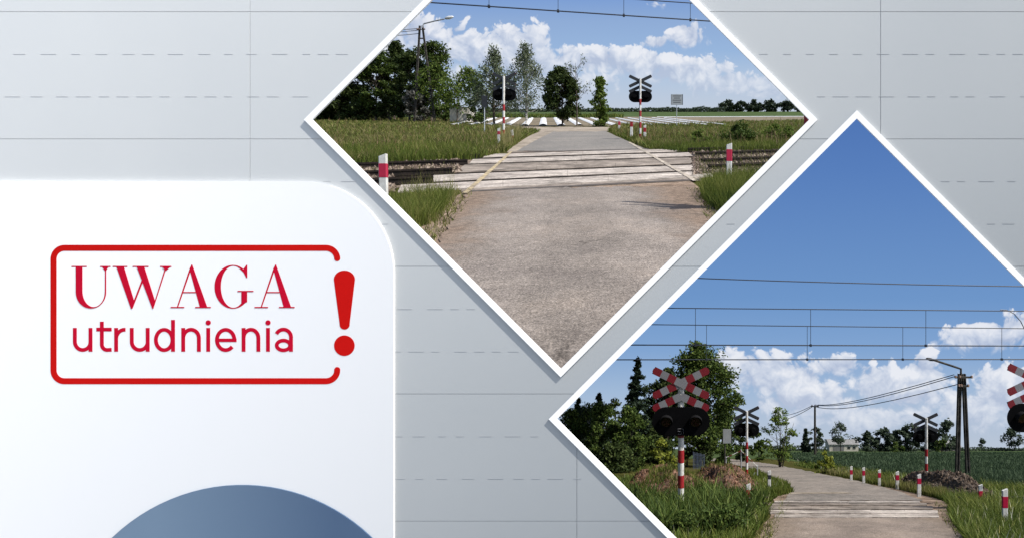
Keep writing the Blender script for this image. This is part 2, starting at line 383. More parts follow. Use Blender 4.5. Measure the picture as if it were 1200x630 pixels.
# the white notice board with its lettering
board = thing('notice_board', BP(230, BOT), 'large white rounded notice board with the red words UWAGA utrudnienia', 'board')
pts = [(-170, BOT - 1), (-170, 213)]
for k in range(17):
    a = math.radians(90 - 90 * k / 16); pts.append((463 - 106 + 106 * math.cos(a), 213 + 106 - 106 * math.sin(a)))
pts.append((463, BOT - 1))
MB().prism([BP(x, y, .012) for x, y in pts], OUT(.0118)).build('board_face', M['panel'], board)
Z0 = .0125
class Glyph:
    """letter made of flat pieces; coordinates are three times the photo pixel, origin (40, 270)"""
    def __init__(s): s.mb = MB(); s.k = 0
    def P(s, x, y, o): return BP(40 + x / 3, 270 + y / 3, o)
    def poly(s, pts):
        s.k += 1; o = Z0 + s.k * .00012
        s.mb.prism([s.P(x, y, o) for x, y in pts], OUT(o - .0117)); return s
    def strip(s, A, B):
        """quads between two matching point lists, one surface"""
        s.k += 1; o = Z0 + s.k * .00012; n = len(A)
        vs = [s.P(x, y, o) for x, y in A] + [s.P(x, y, o) for x, y in B] + [s.P(x, y, .0117) for x, y in A] + [s.P(x, y, .0117) for x, y in B]
        fs = []
        for i in range(n - 1):
            fs += [(i, i + 1, n + i + 1, n + i), (2 * n + i, 3 * n + i, 3 * n + i + 1, 2 * n + i + 1), (i, 2 * n + i, 2 * n + i + 1, i + 1), (n + i, n + i + 1, 3 * n + i + 1, 3 * n + i)]
        fs += [(0, n, 3 * n, 2 * n), (n - 1, 3 * n - 1, 4 * n - 1, 2 * n - 1)]
        s.mb.add(vs, fs); return s
    def stroke(s, pts, wd, round_=False):
        A, B = [], []
        for i, p in enumerate(pts):
            d = Vector((pts[min(i + 1, len(pts) - 1)][0] - pts[max(i - 1, 0)][0], pts[min(i + 1, len(pts) - 1)][1] - pts[max(i - 1, 0)][1])).normalized()
            A.append((p[0] - d.y * wd / 2, p[1] + d.x * wd / 2)); B.append((p[0] + d.y * wd / 2, p[1] - d.x * wd / 2))
        s.strip(A, B)
        if round_:
            for p in (pts[0], pts[-1]): s.disc(p[0], p[1], wd / 2)
        return s
    def disc(s, cx, cy, r, n=28): return s.poly([(cx + r * math.cos(2 * math.pi * k / n), cy + r * math.sin(2 * math.pi * k / n)) for k in range(n)])
    def done(s, name, m): return s.mb.build(name, m, board)
def arc(cx, cy, rx, ry, a0, a1, n=14): return [(cx + rx * math.cos(math.radians(a0 + (a1 - a0) * k / n)), cy - ry * math.sin(math.radians(a0 + (a1 - a0) * k / n))) for k in range(n + 1)]

Glyph().stroke([(1072, 98)] + arc(1032, 100, 40, 38, 8, 90) + [(600, 62)] + arc(118, 100, 38, 38, 90, 180) + [(80, 300)] + arc(118, 488, 38, 38, 180, 270) + [(600, 526)] + arc(1032, 488, 40, 38, 270, 352) + [(1072, 487)], 21, True).done('outline', M['redprint'])
L_, R_ = [], []
for k in range(9):
    t = k / 8; L_.append((1060 + 20 * t, 172 + 155 * t)); R_.append((1134 - 19 * t, 172 + 155 * t))
Glyph().poly(arc(1097, 172, 37, 32, 0, 180, 18) + [(1081, 330)] + arc(1098, 329, 17.5, 17, 180, 360, 10) + [(1115, 330)]).done('exclamation_stroke', M['redprint'])
Glyph().disc(1097, 402, 36, 40).done('exclamation_dot', M['redprint'])
# UWAGA, high contrast serif
g = Glyph()
g.poly([(143, 124.5), (196, 124.5), (196, 128.5), (143, 128.5)]).poly([(243, 124.5), (279, 124.5), (279, 128.5), (243, 128.5)])
g.poly([(250, 128), (272, 128), (263.5, 142), (259.5, 142)])
oA = [(158, 127), (158, 215)] + arc(211, 215, 53, 57.5, 180, 360, 24) + [(264, 127)]
iA = [(181, 127), (181, 212)] + arc(220.5, 212, 39.5, 55, 180, 360, 24) + [(260.5, 127)]
g.strip(oA, iA).done('letter', M['crimson'])
g = Glyph()
for a, b in ((287, 338), (357, 412), (453, 492)): g.poly([(a, 124.5), (b, 124.5), (b, 128.5), (a, 128.5)])
g.poly([(300, 127), (326, 127), (362, 246), (353, 273), (351, 273)]).poly([(371, 127), (397, 127), (435, 246), (428, 273), (426, 273)])
g.poly([(352, 273), (355, 262), (391, 168), (394, 176), (356, 273)]).poly([(426, 273), (430, 262), (472, 127), (476, 127), (429, 273)])
g.poly([(461, 128), (488, 128), (474.5, 141), (471, 141)]).done('letter', M['crimson'])
def letter_A(dx):
    g = Glyph(); X = lambda *p: [(x + dx, y) for x, y in p]
    g.poly(X((562, 120), (565, 120), (618, 269), (592, 269), (556, 138))).poly(X((558, 128), (562, 134), (515, 269), (511, 269)))
    g.poly(X((531, 214.5), (590, 214.5), (590, 218.5), (531, 218.5)))
    g.poly(X((490, 266.5), (537, 266.5), (537, 270.5), (490, 270.5))).poly(X((576, 266.5), (630, 266.5), (630, 270.5), (576, 270.5)))
    return g.done('letter', M['crimson'])
letter_A(0)
g = Glyph()
oG = [(752, 150)] + arc(707, 197, 64, 76, 50, 310, 44) + [(756, 248)]
iG = [(750, 153)] + arc(709, 197, 44, 72.5, 55, 305, 44) + [(740, 250)]
g.strip(oG, iG)
g.poly([(754, 121), (757.5, 121), (757.5, 166), (754, 166), (741, 140)]).poly([(737, 212), (757, 212), (757, 250), (737, 258)]).poly([(724, 210.5), (779, 210.5), (779, 214.5), (724, 214.5)])
g.done('letter', M['crimson'])
letter_A(293)
# utrudnienia, round sans
SW = 13.2
def bowl_u(x0, x1):
    g = Glyph(); h = SW / 2
    r = (x1 - x0 - SW) / 2
    g.stroke([(x0 + h, 340), (x0 + h, 385)] + arc(x0 + h + r, 388, r, 29, 180, 360, 18), SW).stroke([(x1 - h, 340), (x1 - h, 423)], SW); g.done('letter', M['crimson'])
def arch_n(x0, x1):
    g = Glyph(); h = SW / 2; r = (x1 - x0 - SW) / 2
    g.stroke([(x0 + h, 340), (x0 + h, 423)], SW).stroke(arc(x0 + h + r, 375, r, 29, 180, 0, 18) + [(x1 - h, 423)], SW); g.done('letter', M['crimson'])
def letter_i(x): Glyph().stroke([(x, 340), (x, 423)], SW).disc(x, 322, 9).done('letter', M['crimson'])
bowl_u(148, 216)
Glyph().stroke([(249, 318), (249, 395)] + arc(268, 398, 19, 19, 180, 275, 10) + [(283, 416)], SW).poly([(230, 339), (283, 339), (283, 352), (230, 352)]).done('letter', M['crimson'])
Glyph().stroke([(299, 340), (299, 423)], SW).stroke(arc(329, 378, 30, 32, 175, 85, 10), SW).done('letter', M['crimson'])
bowl_u(347, 416)
Glyph().stroke(arc(467, 382, 29, 35.5, 0, 360, 36), SW).stroke([(498, 312), (498, 423)], SW).done('letter', M['crimson'])
arch_n(527, 595); letter_i(621)
Glyph().stroke(arc(682, 382, 30.5, 35.5, 0, 318, 32), SW).poly([(648, 377), (720, 377), (720, 389), (648, 389)]).done('letter', M['crimson'])
arch_n(738, 803); letter_i(830)
Glyph().stroke(arc(884, 401, 23.5, 17, 0, 360, 28), 13).stroke(arc(884, 372, 26.5, 26.5, 155, 0, 14) + [(910.5, 423)], SW).done('letter', M['crimson'])

pts = [(287 + 217 * math.cos(math.radians(a)), 783 - 217 * math.sin(math.radians(a))) for a in np.linspace(-20, 200, 64)]
disc = MB().prism([BP(x, y, .017) for x, y in pts], OUT(.0048)).build('round_disc', M['slate'])
tag(disc, 'slate blue disc rising at the bottom of the white notice board', 'disc')

zf = BP(0, BOT).z
pav = MB().add([(-9, -6, zf), (9, -6, zf), (9, D + .3, zf), (-9, D + .3, zf)], [(0, 1, 2, 3)]).build('bounce_pavement', noisy('bounce_paving', [(.3, (.2, .2, .2)), (.7, (.28, .28, .28))], 2, .9, .2, 40), fix=False)  # unseen paving added under the wall, bouncing light onto its face
tag(pav, kind='structure')

# ------------------------------------------------------------------ skies
def sky_sheet(R, px0, px1, py0, py1, blobs, ramp, seed, name, fine=1.0):
    m, n, l, b = newmat(name); n.remove(b)
    geo = n.new('ShaderNodeNewGeometry')
    mp = n.new('ShaderNodeVectorMath'); mp.operation = 'MULTIPLY_ADD'
    k = F / R / 100
    mp.inputs[1].default_value = (k, 0, -k); mp.inputs[2].default_value = (PX / 100, 0, PY / 100); l.new(geo.outputs['Position'], mp.inputs[0])
    sx = n.new('ShaderNodeSeparateXYZ'); l.new(mp.outputs[0], sx.inputs[0])
    def math_(op, a, b_=None, c=None):
        q = n.new('ShaderNodeMath'); q.operation = op
        for i, v in enumerate((a, b_, c)):
            if v is None: continue
            if isinstance(v, (int, float)): q.inputs[i].default_value = v
            else: l.new(v, q.inputs[i])
        return q.outputs[0]
    def noise_(vec, scale, detail, rough, off):
        ad = n.new('ShaderNodeVectorMath'); ad.operation = 'ADD'; ad.inputs[1].default_value = off; l.new(vec, ad.inputs[0])
        q = n.new('ShaderNodeTexNoise'); q.inputs['Scale'].default_value = scale; q.inputs['Detail'].default_value = detail; q.inputs['Roughness'].default_value = rough
        l.new(ad.outputs[0], q.inputs['Vector']); return q.outputs[0]
    wn_ = n.new('ShaderNodeTexNoise'); wn_.inputs['Scale'].default_value = 1.3 * fine; wn_.inputs['Detail'].default_value = 3; l.new(mp.outputs[0], wn_.inputs['Vector'])
    wv = n.new('ShaderNodeVectorMath'); wv.operation = 'MULTIPLY_ADD'; wv.inputs[1].default_value = (.35, 0, .35); l.new(wn_.outputs['Color'], wv.inputs[0]); l.new(mp.outputs[0], wv.inputs[2])
    def puff(off):
        """billows: rounded lobes with creases between them, several sizes"""
        res = None
        for i_, (sc_, am) in enumerate(((1.7, .42), (3.6, .30), (7.6, .17), (16, .085), (33, .04))):
            o_ = noise_(wv.outputs[0], sc_ * fine, 0, .5, (off[0] + i_ * 3.1, 0, off[2] - i_ * 1.7))
            t = math_('MULTIPLY', math_('ABSOLUTE', math_('MULTIPLY_ADD', o_, 2, -1)), am * 2.2)
            res = t if res is None else math_('ADD', res, t)
        return res
    mn = None
    for cx, cy, rx, ry, pw in blobs:
        s1 = n.new('ShaderNodeVectorMath'); s1.operation = 'SUBTRACT'; s1.inputs[1].default_value = (cx / 100, 0, cy / 100); l.new(mp.outputs[0], s1.inputs[0])
        s2 = n.new('ShaderNodeVectorMath'); s2.operation = 'MULTIPLY'; s2.inputs[1].default_value = (100 / rx, 0, 100 / ry); l.new(s1.outputs[0], s2.inputs[0])
        s3 = n.new('ShaderNodeVectorMath'); s3.operation = 'LENGTH'; l.new(s2.outputs[0], s3.inputs[0])
        q = math_('MULTIPLY', math_('SUBTRACT', 1.0, s3.outputs['Value']), pw)
        mn = q if mn is None else math_('MAXIMUM', mn, q)
        sz_ = n.new('ShaderNodeSeparateXYZ'); l.new(s2.outputs[0], sz_.inputs[0])
        wt = math_('POWER', math_('MAXIMUM', math_('ADD', q, .25), .001), 2.0); hz = math_('MULTIPLY', wt, sz_.outputs[2])
        wsum = wt if cx == blobs[0][0] and cy == blobs[0][1] else math_('ADD', wsum, wt)
        hsum = hz if cx == blobs[0][0] and cy == blobs[0][1] else math_('ADD', hsum, hz)
    o1 = (seed, 0, seed * .7)
    low = math_('DIVIDE', hsum, wsum)                        # -1 at a cloud's top, +1 at its base
    pf = puff(o1); fb = noise_(mp.outputs[0], 9 * fine, 8, .6, o1)
    d = math_('ADD', math_('ADD', mn, math_('MULTIPLY_ADD', pf, 1.0, -.40)), math_('MULTIPLY_ADD', fb, .5, -.25))
    soft = math_('MAXIMUM', math_('MULTIPLY_ADD', low, .3, .42), .22)           # crisp tops, ragged soft bases
    mr = n.new('ShaderNodeMapRange'); mr.interpolation_type = 'SMOOTHSTEP'; mr.inputs[1].default_value = 0; mr.inputs[2].default_value = 1
    l.new(math_('DIVIDE', d, soft), mr.inputs[0])
    pf2 = puff((seed + .05, 0, seed * .7 - .09))
    sh = math_('MULTIPLY', math_('SUBTRACT', pf, pf2), .75)
    sh = math_('ADD', math_('ADD', sh, math_('MULTIPLY', pf, .35)), math_('MULTIPLY_ADD', low, -.27, .36))
    cr = n.new('ShaderNodeValToRGB'); e = cr.color_ramp.elements
    e[0].position, e[0].color = .15, lin((184, 194, 216)); e[1].position, e[1].color = 1.0, lin((246, 246, 249))
    q = e.new(.55); q.color = lin((214, 220, 233))
    l.new(sh, cr.inputs[0])
    # clear sky by height
    g = n.new('ShaderNodeValToRGB'); e = g.color_ramp.elements
    y0, y1 = ramp[0][0], ramp[-1][0]
    e[0].position, e[0].color = 0, lin(ramp[0][1]); e[1].position, e[1].color = 1, lin(ramp[-1][1])
    for y, c in ramp[1:-1]:
        q = e.new((y - y0) / (y1 - y0)); q.color = lin(c)
    t = n.new('ShaderNodeMapRange'); t.inputs[1].default_value = y0 / 100; t.inputs[2].default_value = y1 / 100; l.new(sx.outputs[2], t.inputs[0]); l.new(t.outputs[0], g.inputs[0])
    # clouds thin out into the haze near the horizon
    fade = n.new('ShaderNodeMapRange'); fade.inputs[1].default_value = (y1 - 62) / 100; fade.inputs[2].default_value = (y1 - 4) / 100
    fade.inputs[3].default_value = .82; fade.inputs[4].default_value = .3; l.new(sx.outputs[2], fade.inputs[0])
    al = math_('MULTIPLY', mr.outputs[0], fade.outputs[0])
    mx = n.new('ShaderNodeMix'); mx.data_type = 'RGBA'; l.new(al, mx.inputs[0]); l.new(g.outputs[0], mx.inputs[6]); l.new(cr.outputs[0], mx.inputs[7])
    em = n.new('ShaderNodeEmission'); em.inputs[1].default_value = 2 ** -EXPOSURE; l.new(mx.outputs[2], em.inputs[0])
    l.new(em.outputs[0], n['Material Output'].inputs[0])
    a, b2, c, d2 = at(px0, py0, R), at(px1, py0, R), at(px1, py1, R), at(px0, py1, R)
    o = MB().add([a, b2, c, d2], [(3, 2, 1, 0)]).build('sky', m, fix=False)
    return tag(o, kind='structure')
sky_sheet(640, 150, 1300, -260, 132, [
    (598, 58, 50, 34, 1), (565, 62, 55, 28, 1), (625, 75, 40, 30, 1), (492, 45, 40, 30, .9), (520, 60, 45, 34, .8), (690, 72, 60, 18, 1), (750, 76, 55, 20, 1), (800, 84, 70, 20, .9),
    (805, 44, 26, 18, 1), (768, 50, 16, 9, .9), (660, 95, 80, 22, .6), (860, 98, 70, 18, .75), (772, 6, 20, 5, .35), (910, 108, 60, 16, .6), (430, 80, 60, 40, .8)],
    [(-260, (80, 120, 190)), (0, (126, 160, 212)), (25, (143, 172, 214)), (60, (152, 182, 220)), (95, (180, 199, 223)), (132, (194, 204, 219))], 3.1, 'sky_light', 1.5)
sky_sheet(920, 350, 1900, 60, 600, [
    (905, 440, 75, 30, .9), (860, 430, 60, 22, .7), (980, 430, 40, 14, .8), (1025, 452, 32, 28, 1), (945, 470, 80, 30, .8), (1085, 440, 26, 26, 1), (1065, 460, 45, 26, .9), (1160, 395, 60, 20, 1), (1205, 385, 40, 24, 1),
    (1180, 460, 55, 40, 1), (1140, 480, 60, 30, .8), (1010, 490, 120, 22, .6), (1300, 430, 90, 60, 1)],
    [(100, (74, 112, 178)), (200, (88, 127, 188)), (350, (110, 150, 201)), (410, (130, 165, 209)), (460, (162, 186, 215)), (490, (176, 193, 215)), (526, (186, 197, 213))], 7.7, 'sky_light', 1.2)

# ------------------------------------------------------------------ ground and roads
PART = 1114.0
def clip_scene(s, poly): return clip_half(poly, 1, 1, PART) if s == 1 else poly
def wobble(poly, amp, step, seed):
    r = random.Random(seed); out = []
    for i in range(len(poly)):
        p, q = poly[i], poly[(i + 1) % len(poly)]
        n = max(1, int(math.hypot(q[0] - p[0], (q[1] - p[1]) * 2) / step))
        for k in range(n):
            t = k / n; a = amp if k else amp * .3
            out.append((p[0] + (q[0] - p[0]) * t + r.uniform(-a, a), p[1] + (q[1] - p[1]) * t + r.uniform(-a, a) * .25))
    return out
def sheet(name, s, poly, dz, m, amp=0, step=8, seed=1, thick=0):
    if amp: poly = wobble(poly, amp, step, seed)
    poly = clip_scene(s, poly)
    ps = [G(s, x, y, dz) for x, y in poly]
    mb = MB()
    if thick: mb.prism(ps, Vector((0, 0, -thick)))
    else: mb.add(ps, [tuple(range(len(ps)))])
    o = mb.build(name, m, fix=bool(thick))
    if not thick and o.data.polygons[0].normal.z < 0: o.data.flip_normals()
    return o
def terrain(s, y0, y1, xl, xr, m, skirt):
    vs, fs = [], []; n, k = 46, 24
    for i in range(n):
        Y = y0 * (y1 / y0) ** (i / (n - 1))
        for j in range(k):
            X = xl(Y) + (xr(Y) - xl(Y)) * j / (k - 1); vs.append((X, Y, gz(s, Y)))
    for i in range(n - 1):
        for j in range(k - 1): fs.append((i * k + j, i * k + j + 1, (i + 1) * k + j + 1, (i + 1) * k + j))
    o = MB().add(vs, fs).build('ground', m, fix=False); return tag(o, kind='structure')
terrain(1, 2.6, 560, lambda Y: -1.35 * Y - 3, lambda Y: (PART - H1 - PX) / F * Y - HC, M['turf'], .5)
terrain(2, 4.0, 800, lambda Y: -.42 * Y - 1, lambda Y: 1.1 * Y + 8, M['turf'], .5)
st = lambda o: tag(o, kind='structure')

# --- rising landscape
st(sheet('field', 1, [(330, 130.95), (975, 130.95), (975, 137.2), (330, 137.6)], .03, M['field']))
st(sheet('field', 1, [(520, 137.4), (975, 137.0), (960, 147.5), (520, 148.6)], .03, M['bare_field']))
st(sheet('verge', 1, [(600, 177), (545, 223), (500, 258), (430, 340), (420, 480), (900, 480), (880, 300), (850, 262), (822, 222), (762, 176)], .010, M['shoulder'], 3, 10, 3))
st(sheet('road', 1, [(548, 223), (528, 262), (490, 330), (420, 480), (880, 480), (862, 320), (836, 262), (815, 219)], .026, M['asphalt'], 3.5, 5, 5))
st(sheet('road', 1, [(606, 177.8), (626, 166), (640, 159), (650, 153.6), (708, 153.4), (718, 158), (740, 168.5), (762, 177.2)], .026, M['asphalt_far'], .8, 6, 6))
st(sheet('verge', 1, [(594, 179), (604, 170), (618, 161), (632, 155), (652, 153), (640, 161), (622, 171), (612, 179)], .013, M['dust'], .8, 6, 8))
st(sheet('crossroad', 1, [(470, 146.4), (560, 148.8), (730, 149.2), (726, 153.2), (700, 154.6), (640, 155), (560, 152.2), (470, 149.4)], .030, M['dust'], 1.6, 5, 7))

VPT = 2400.0
def trk(y660, x): return H1 + (y660 - H1) * (VPT - x) / (VPT - 660)
xing = thing('level_crossing', G(1, 660, 205), 'pale concrete slab level crossing over two railway tracks, leading to striped field', 'crossing')
for (ya, yb, xl, xr, n, mat) in ((179.0, 182.5, 566, 800, 2, 'concrete'), (184.4, 188.9, 550, 812, 2, 'concrete'), (190.4, 193.6, 540, 812, 2, 'concrete_old'), (193.8, 198.5, 536, 814, 3, 'concrete_old'), (200.5, 207.2, 504, 826, 2, 'concrete'), (209.5, 216.7, 466, 836, 3, 'concrete'), (216.9, 219.2, 540, 822, 2, 'concrete_old')):
    rr_ = random.Random(int(ya * 10))
    for k in range(n):
        xa = xl + (xr - xl) * k / n + .15; xb = xl + (xr - xl) * (k + 1) / n - .15
        sk = 4 if k == 0 else 0; sk2 = 5 if k == n - 1 else 0
        dz = .028 + rr_.uniform(-.003, .004)
        ps = [G(1, xa + sk, trk(ya, xa + sk), dz), G(1, xb - sk2, trk(ya, xb - sk2), dz), G(1, xb, trk(yb, xb), dz), G(1, xa, trk(yb, xa), dz)]
        MB().prism(ps, Vector((0, 0, -.028))).build('slab', M[mat], xing)
for ya, yb in ((177.6, 178.3), (219.6, 220.8)):
    ps = [G(1, x, trk(y, x), .033) for x, y in ((548 if ya > 200 else 598, ya), (822 if ya > 200 else 775, ya), (822 if ya > 200 else 775, yb), (548 if ya > 200 else 598, yb))]
    MB().prism(ps, Vector((0, 0, -.03))).build('edge_strip', M['edge_iron'], xing)
M['rubber'] = noisy('black_rubber', [(.4, (.012, .01, .009)), (.6, (.035, .029, .025))], 5, .9, .3, 30, spec=.05)
for ya, yb, xl, xr in ((182.7, 184.2, 562, 806), (189.05, 190.25, 546, 812), (198.7, 200.3, 520, 820), (207.4, 209.3, 488, 832)):
    ps = [G(1, x, trk(y, x), .020) for x, y in ((xl, ya), (xr, ya), (xr, yb), (xl, yb))]
    MB().prism(ps, Vector((0, 0, -.012))).build('rubber_strip', M['rubber'], xing)
# tracks: rails with head, web and foot
for i, (ra, rb) in enumerate(((183.65, 190.0), (199.55, 208.45))):
    tr = thing('railway_track', G(1, 660, (ra + rb) / 2), ['farther railway track crossing the road below the two far signals', 'nearer railway track crossing the road, closest to the red banded posts'][i], 'railway track', 'tracks of the striped field crossing')
    ps = [G(1, x, trk(y, x), .006) for x, y in ((330, ra - 3), (1010, ra - 3), (1010, rb + 4), (330, rb + 4))]
    poly = clip_scene(1, [(x, trk(y, x)) for x, y in ((300, ra - 2.5), (1000, ra - 2.5), (1000, rb + 3), (300, rb + 3))])
    MB().add([G(1, x, y, .006 + i * .002) for x, y in poly], [tuple(range(len(poly)))]).build('ballast_bed', M['ballast_bed'], tr, fix=False)
    for y in (ra, rb):
        xr = min(1000, (PART - trk(y, 920) - 2))
        mb = MB()
        a, b = G(1, 300, trk(y, 300)), G(1, xr, trk(y, xr))
        up = Vector((0, 0, 1))
        for zc, wd, hh in ((.012, .14, .02), (.065, .025, .1), (.128, .075, .035)):
            mb.bar(a + up * (zc - .117), b + up * (zc - .117), wd, hh, up)
        mb.build('rail', M['rail'], tr)
        # outside the crossing the rail stands clear of the ballast
        for x0, x1 in ((300, {183.65: 562, 190.0: 548, 199.55: 530, 208.45: 508}[y]), ({183.65: 806, 190.0: 815, 199.55: 822, 208.45: 830}[y], xr)):
            a, b = G(1, x0, trk(y, x0)), G(1, x1, trk(y, x1)); mb = MB()
            for zc, wd, hh in ((.02, .16, .025), (.08, .04, .12), (.15, .085, .045)): mb.bar(a + up * zc, b + up * zc, wd, hh, up)
            mb.build('rail', M['rail'], tr)
def strip_line(name, s, a, b, wa, wb, dz, m, label):
    o = sheet(name, s, [(a[0] - wa / 2, a[1]), (b[0] - wb / 2, b[1]), (b[0] + wb / 2, b[1]), (a[0] + wa / 2, a[1])], dz, m, .4, 4, 2)
    return tag(o, kind='structure')
strip_line('road_marking', 1, (545, 229), (599, 179), 7, 3.4, .042, M['line'], '')
strip_line('road_marking', 1, (815, 214), (737, 167.5), 6.5, 3.0, .042, M['line_white'], '')

# mulch foil rows in the far field
for k in range(-5, 11):
    b0 = 636.4 + 21.5 * k; t0 = 637 + 14.2 * k
    n = 6; pl = []; pr = []; r_ = random.Random(k + 50)
    for q in range(n + 1):
        t = q / n; y = 147.6 - 8.8 * t; c = b0 + (t0 - b0) * (1 - (1 - t) * (18.6) / (18.6 - 8.8 * t) * 0 - (1 - t)); wd = (10 + (5.6 - 10) * t) * r_.uniform(.9, 1.08) * (1 if k < 5 else .5)
        pl.append(G(1, c - wd / 2, y, .06)); pr.append(G(1, c + wd / 2, y, .06))
    vs = []
    for a, b in zip(pl, pr):
        c = (a + b) / 2 + Vector((0, 0, .12)); vs += [a, a * .75 + b * .25 + Vector((0, 0, .09)), c, a * .25 + b * .75 + Vector((0, 0, .09)), b]
    fs = [(i * 5 + j, i * 5 + j + 1, i * 5 + j + 6, i * 5 + j + 5) for i in range(n) for j in range(4)]
    o = MB().add(vs, fs).build('foil_row', M['foil'], smooth=True)
    nth = k + 6; suf = 'th' if 10 < nth < 20 else {1: 'st', 2: 'nd', 3: 'rd'}.get(nth % 10, 'th')
    tag(o, f'{nth}{suf} from the left of the white mulch foil strips on the far field', 'foil strip', 'white foil rows on the field')
o = sheet('foil_row', 1, [(770, 137.35), (955, 136.6), (955, 137.1), (770, 137.9)], .08, M['foil'])
tag(o, 'thin white foil strip running across the far field at right', 'foil strip')

# --- falling landscape
st(sheet('field', 2, [(640, 525.6), (1500, 525.6), (1500, 580), (1230, 574), (1120, 571), (1040, 560), (985, 549), (940, 541), (900, 537), (640, 536)], .02, M['field'], 1.5, 10, 9))
st(sheet('verge', 2, [(880, 640), (902, 606), (906, 584), (912, 575), (1010, 566), (1080, 577), (1108, 588), (1112, 606), (1145, 640)], .010, M['shoulder'], 2.5, 8, 4))
st(sheet('road', 2, [(872, 665), (899, 625), (908, 607.5), (1102, 607.5), (1124, 625), (1158, 665)], .026, M['asphalt_beige'], 2.6, 7, 12))
st(sheet('road', 2, [(918, 586.8), (926, 578), (918, 568), (900, 557.5), (880, 548.5), (852, 541.6), (826, 538.6), (836, 536.6), (868, 538.2), (905, 543.4), (950, 552), (1000, 562.5), (1050, 575), (1082, 586.8)], .026, M['asphalt_warm'], 1.8, 5, 13))
xing2 = thing('level_crossing', G(2, 1005, 597), 'worn concrete slab level crossing beside the green crop field', 'crossing')
for (ya, yb, xl, xr, n, mat) in ((587.4, 589.2, 908, 1078, 4, 'concrete'), (590.2, 592.6, 905, 1086, 4, 'concrete_old'), (593.6, 597.2, 903, 1093, 4, 'concrete_old'), (598.4, 602.4, 903, 1099, 5, 'concrete'), (603.2, 607.0, 908, 1100, 5, 'concrete')):
    for k in range(n):
        xa = xl + (xr - xl) * k / n + .3; xb = xl + (xr - xl) * (k + 1) / n - .3
        dz = .030 + random.Random(k + int(ya)).uniform(-.003, .006)
        MB().prism([G(2, xa, ya, dz), G(2, xb, ya, dz), G(2, xb + .8, yb, dz), G(2, xa - .8, yb, dz)], Vector((0, 0, -.028))).build('slab', M[mat], xing2)
for ya, yb in ((589.25, 590.15), (597.3, 598.3)):
    MB().prism([G(2, 906, ya, .02), G(2, 1086, ya, .02), G(2, 1094, yb, .02), G(2, 904, yb, .02)], Vector((0, 0, -.012))).build('rubber_strip', M['rubber'], xing2)
st(sheet('road_patch', 2, [(922, 577.2), (990, 576.8), (1000, 578.6), (926, 579.4)], .034, M['dust'], .6, 6, 3))
tr = thing('railway_track', G(2, 1000, 596), 'railway track passing under the grass behind the red and white signal pole', 'railway track')
for y in (589.7, 597.8):
    for x0, x1 in ((640, 900), (1118, 1330)):
        mb = MB()
        for zc, wd, hh in ((.03, .16, .022), (.1, .03, .12), (.175, .085, .045)): mb.bar(G(2, x0, y, zc), G(2, x1, y, zc), wd, hh)
        mb.build('rail', M['rail'], tr)
MB().add([G(2, 640, 588, .008), G(2, 904, 588, .008), G(2, 904, 600, .008), G(2, 640, 600, .008)], [(3, 2, 1, 0)]).build('ballast_bed', M['ballast_bed'], tr, fix=False)

# ------------------------------------------------------------------ scatter: stones, clods, grass
def in_poly(x, y, poly):
    ins = np.zeros(x.shape, bool); n = len(poly)
    for i in range(n):
        x0, y0 = poly[i]; x1, y1 = poly[(i + 1) % n]
        c = ((y0 > y) != (y1 > y)) & (x < (x1 - x0) * (y - y0) / (y1 - y0 + 1e-9) + x0); ins ^= c
    return ins
def sample(s, poly, n, rng, avoid=(), bias=None):
    if s == 1: poly = clip_half(poly, 1, 1, PART - 4)
    xs = [p[0] for p in poly]; ys = [p[1] for p in poly]; X = np.empty(0); Yp = np.empty(0)
    while len(X) < n:
        x = rng.uniform(min(xs), max(xs), n * 2); y = rng.uniform(min(ys), max(ys), n * 2)
        k = in_poly(x, y, poly)
        for a in avoid: k &= ~in_poly(x, y, a)
        X = np.append(X, x[k]); Yp = np.append(Yp, y[k])
    X, Yp = X[:n], Yp[:n]
    Y = HC * F / (Yp - HORIZ[s])
    return np.stack([(X - PX) / F * Y, Y, -HC + SLOPE[s] * Y], 1), X, Yp
def blades(name, s, poly, n, h, wd, seed, m, tint=(0, 1), avoid=(), lean=.45, label=None, cat='grass', patch=.25, parent=None):
    rng = np.random.default_rng(seed); P, _, _ = sample(s, poly, n, rng, avoid)
    Y = P[:, 1]
    pn = np.zeros(n)
    for q in range(7):                       # patches of several sizes
        f = .25 * 1.75 ** q; th = rng.uniform(0, 6.28); x_, y_ = P[:, 0] * math.cos(th) - P[:, 1] * math.sin(th) * .6, P[:, 0] * math.sin(th) + P[:, 1] * math.cos(th) * .6
        pn += np.sin(x_ * f + rng.uniform(0, 6.28) + np.sin(y_ * f * .8)) * np.cos(y_ * f + rng.uniform(0, 6.28)) * .5
    H = rng.uniform(h[0], h[1], n) * (1 + patch * pn)
    W = wd * np.maximum(1, Y / 16) * rng.uniform(.6, 1.3, n)
    a = rng.uniform(0, 2 * np.pi, n); side = np.stack([np.cos(a), np.sin(a), np.zeros(n)], 1) * W[:, None] / 2
    b = rng.uniform(0, 2 * np.pi, n); ln = np.stack([np.cos(b), np.sin(b), np.zeros(n)], 1) * (H * rng.uniform(.1, lean, n))[:, None]
    up = np.stack([np.zeros(n), np.zeros(n), H], 1)
    P = P - np.array([0, 0, .02])
    mid = P + up * .55 + ln * .35; tip = P + up + ln
    Q = np.stack([P - side, P + side, mid + side * .75, mid - side * .75], 1)
    T = np.stack([mid - side * .75, mid + side * .75, tip + side * .12, tip - side * .12], 1)
    t = np.clip(rng.beta(2, 2.2, n) * (tint[1] - tint[0]) + tint[0] + .17 * pn, 0, 1)
    o = fast_mesh(name, np.concatenate([Q, T]), m, parent, np.concatenate([t, np.clip(t + .08, 0, 1)]))
    if parent is None: tag(o, label, cat, kind='stuff')
    return o
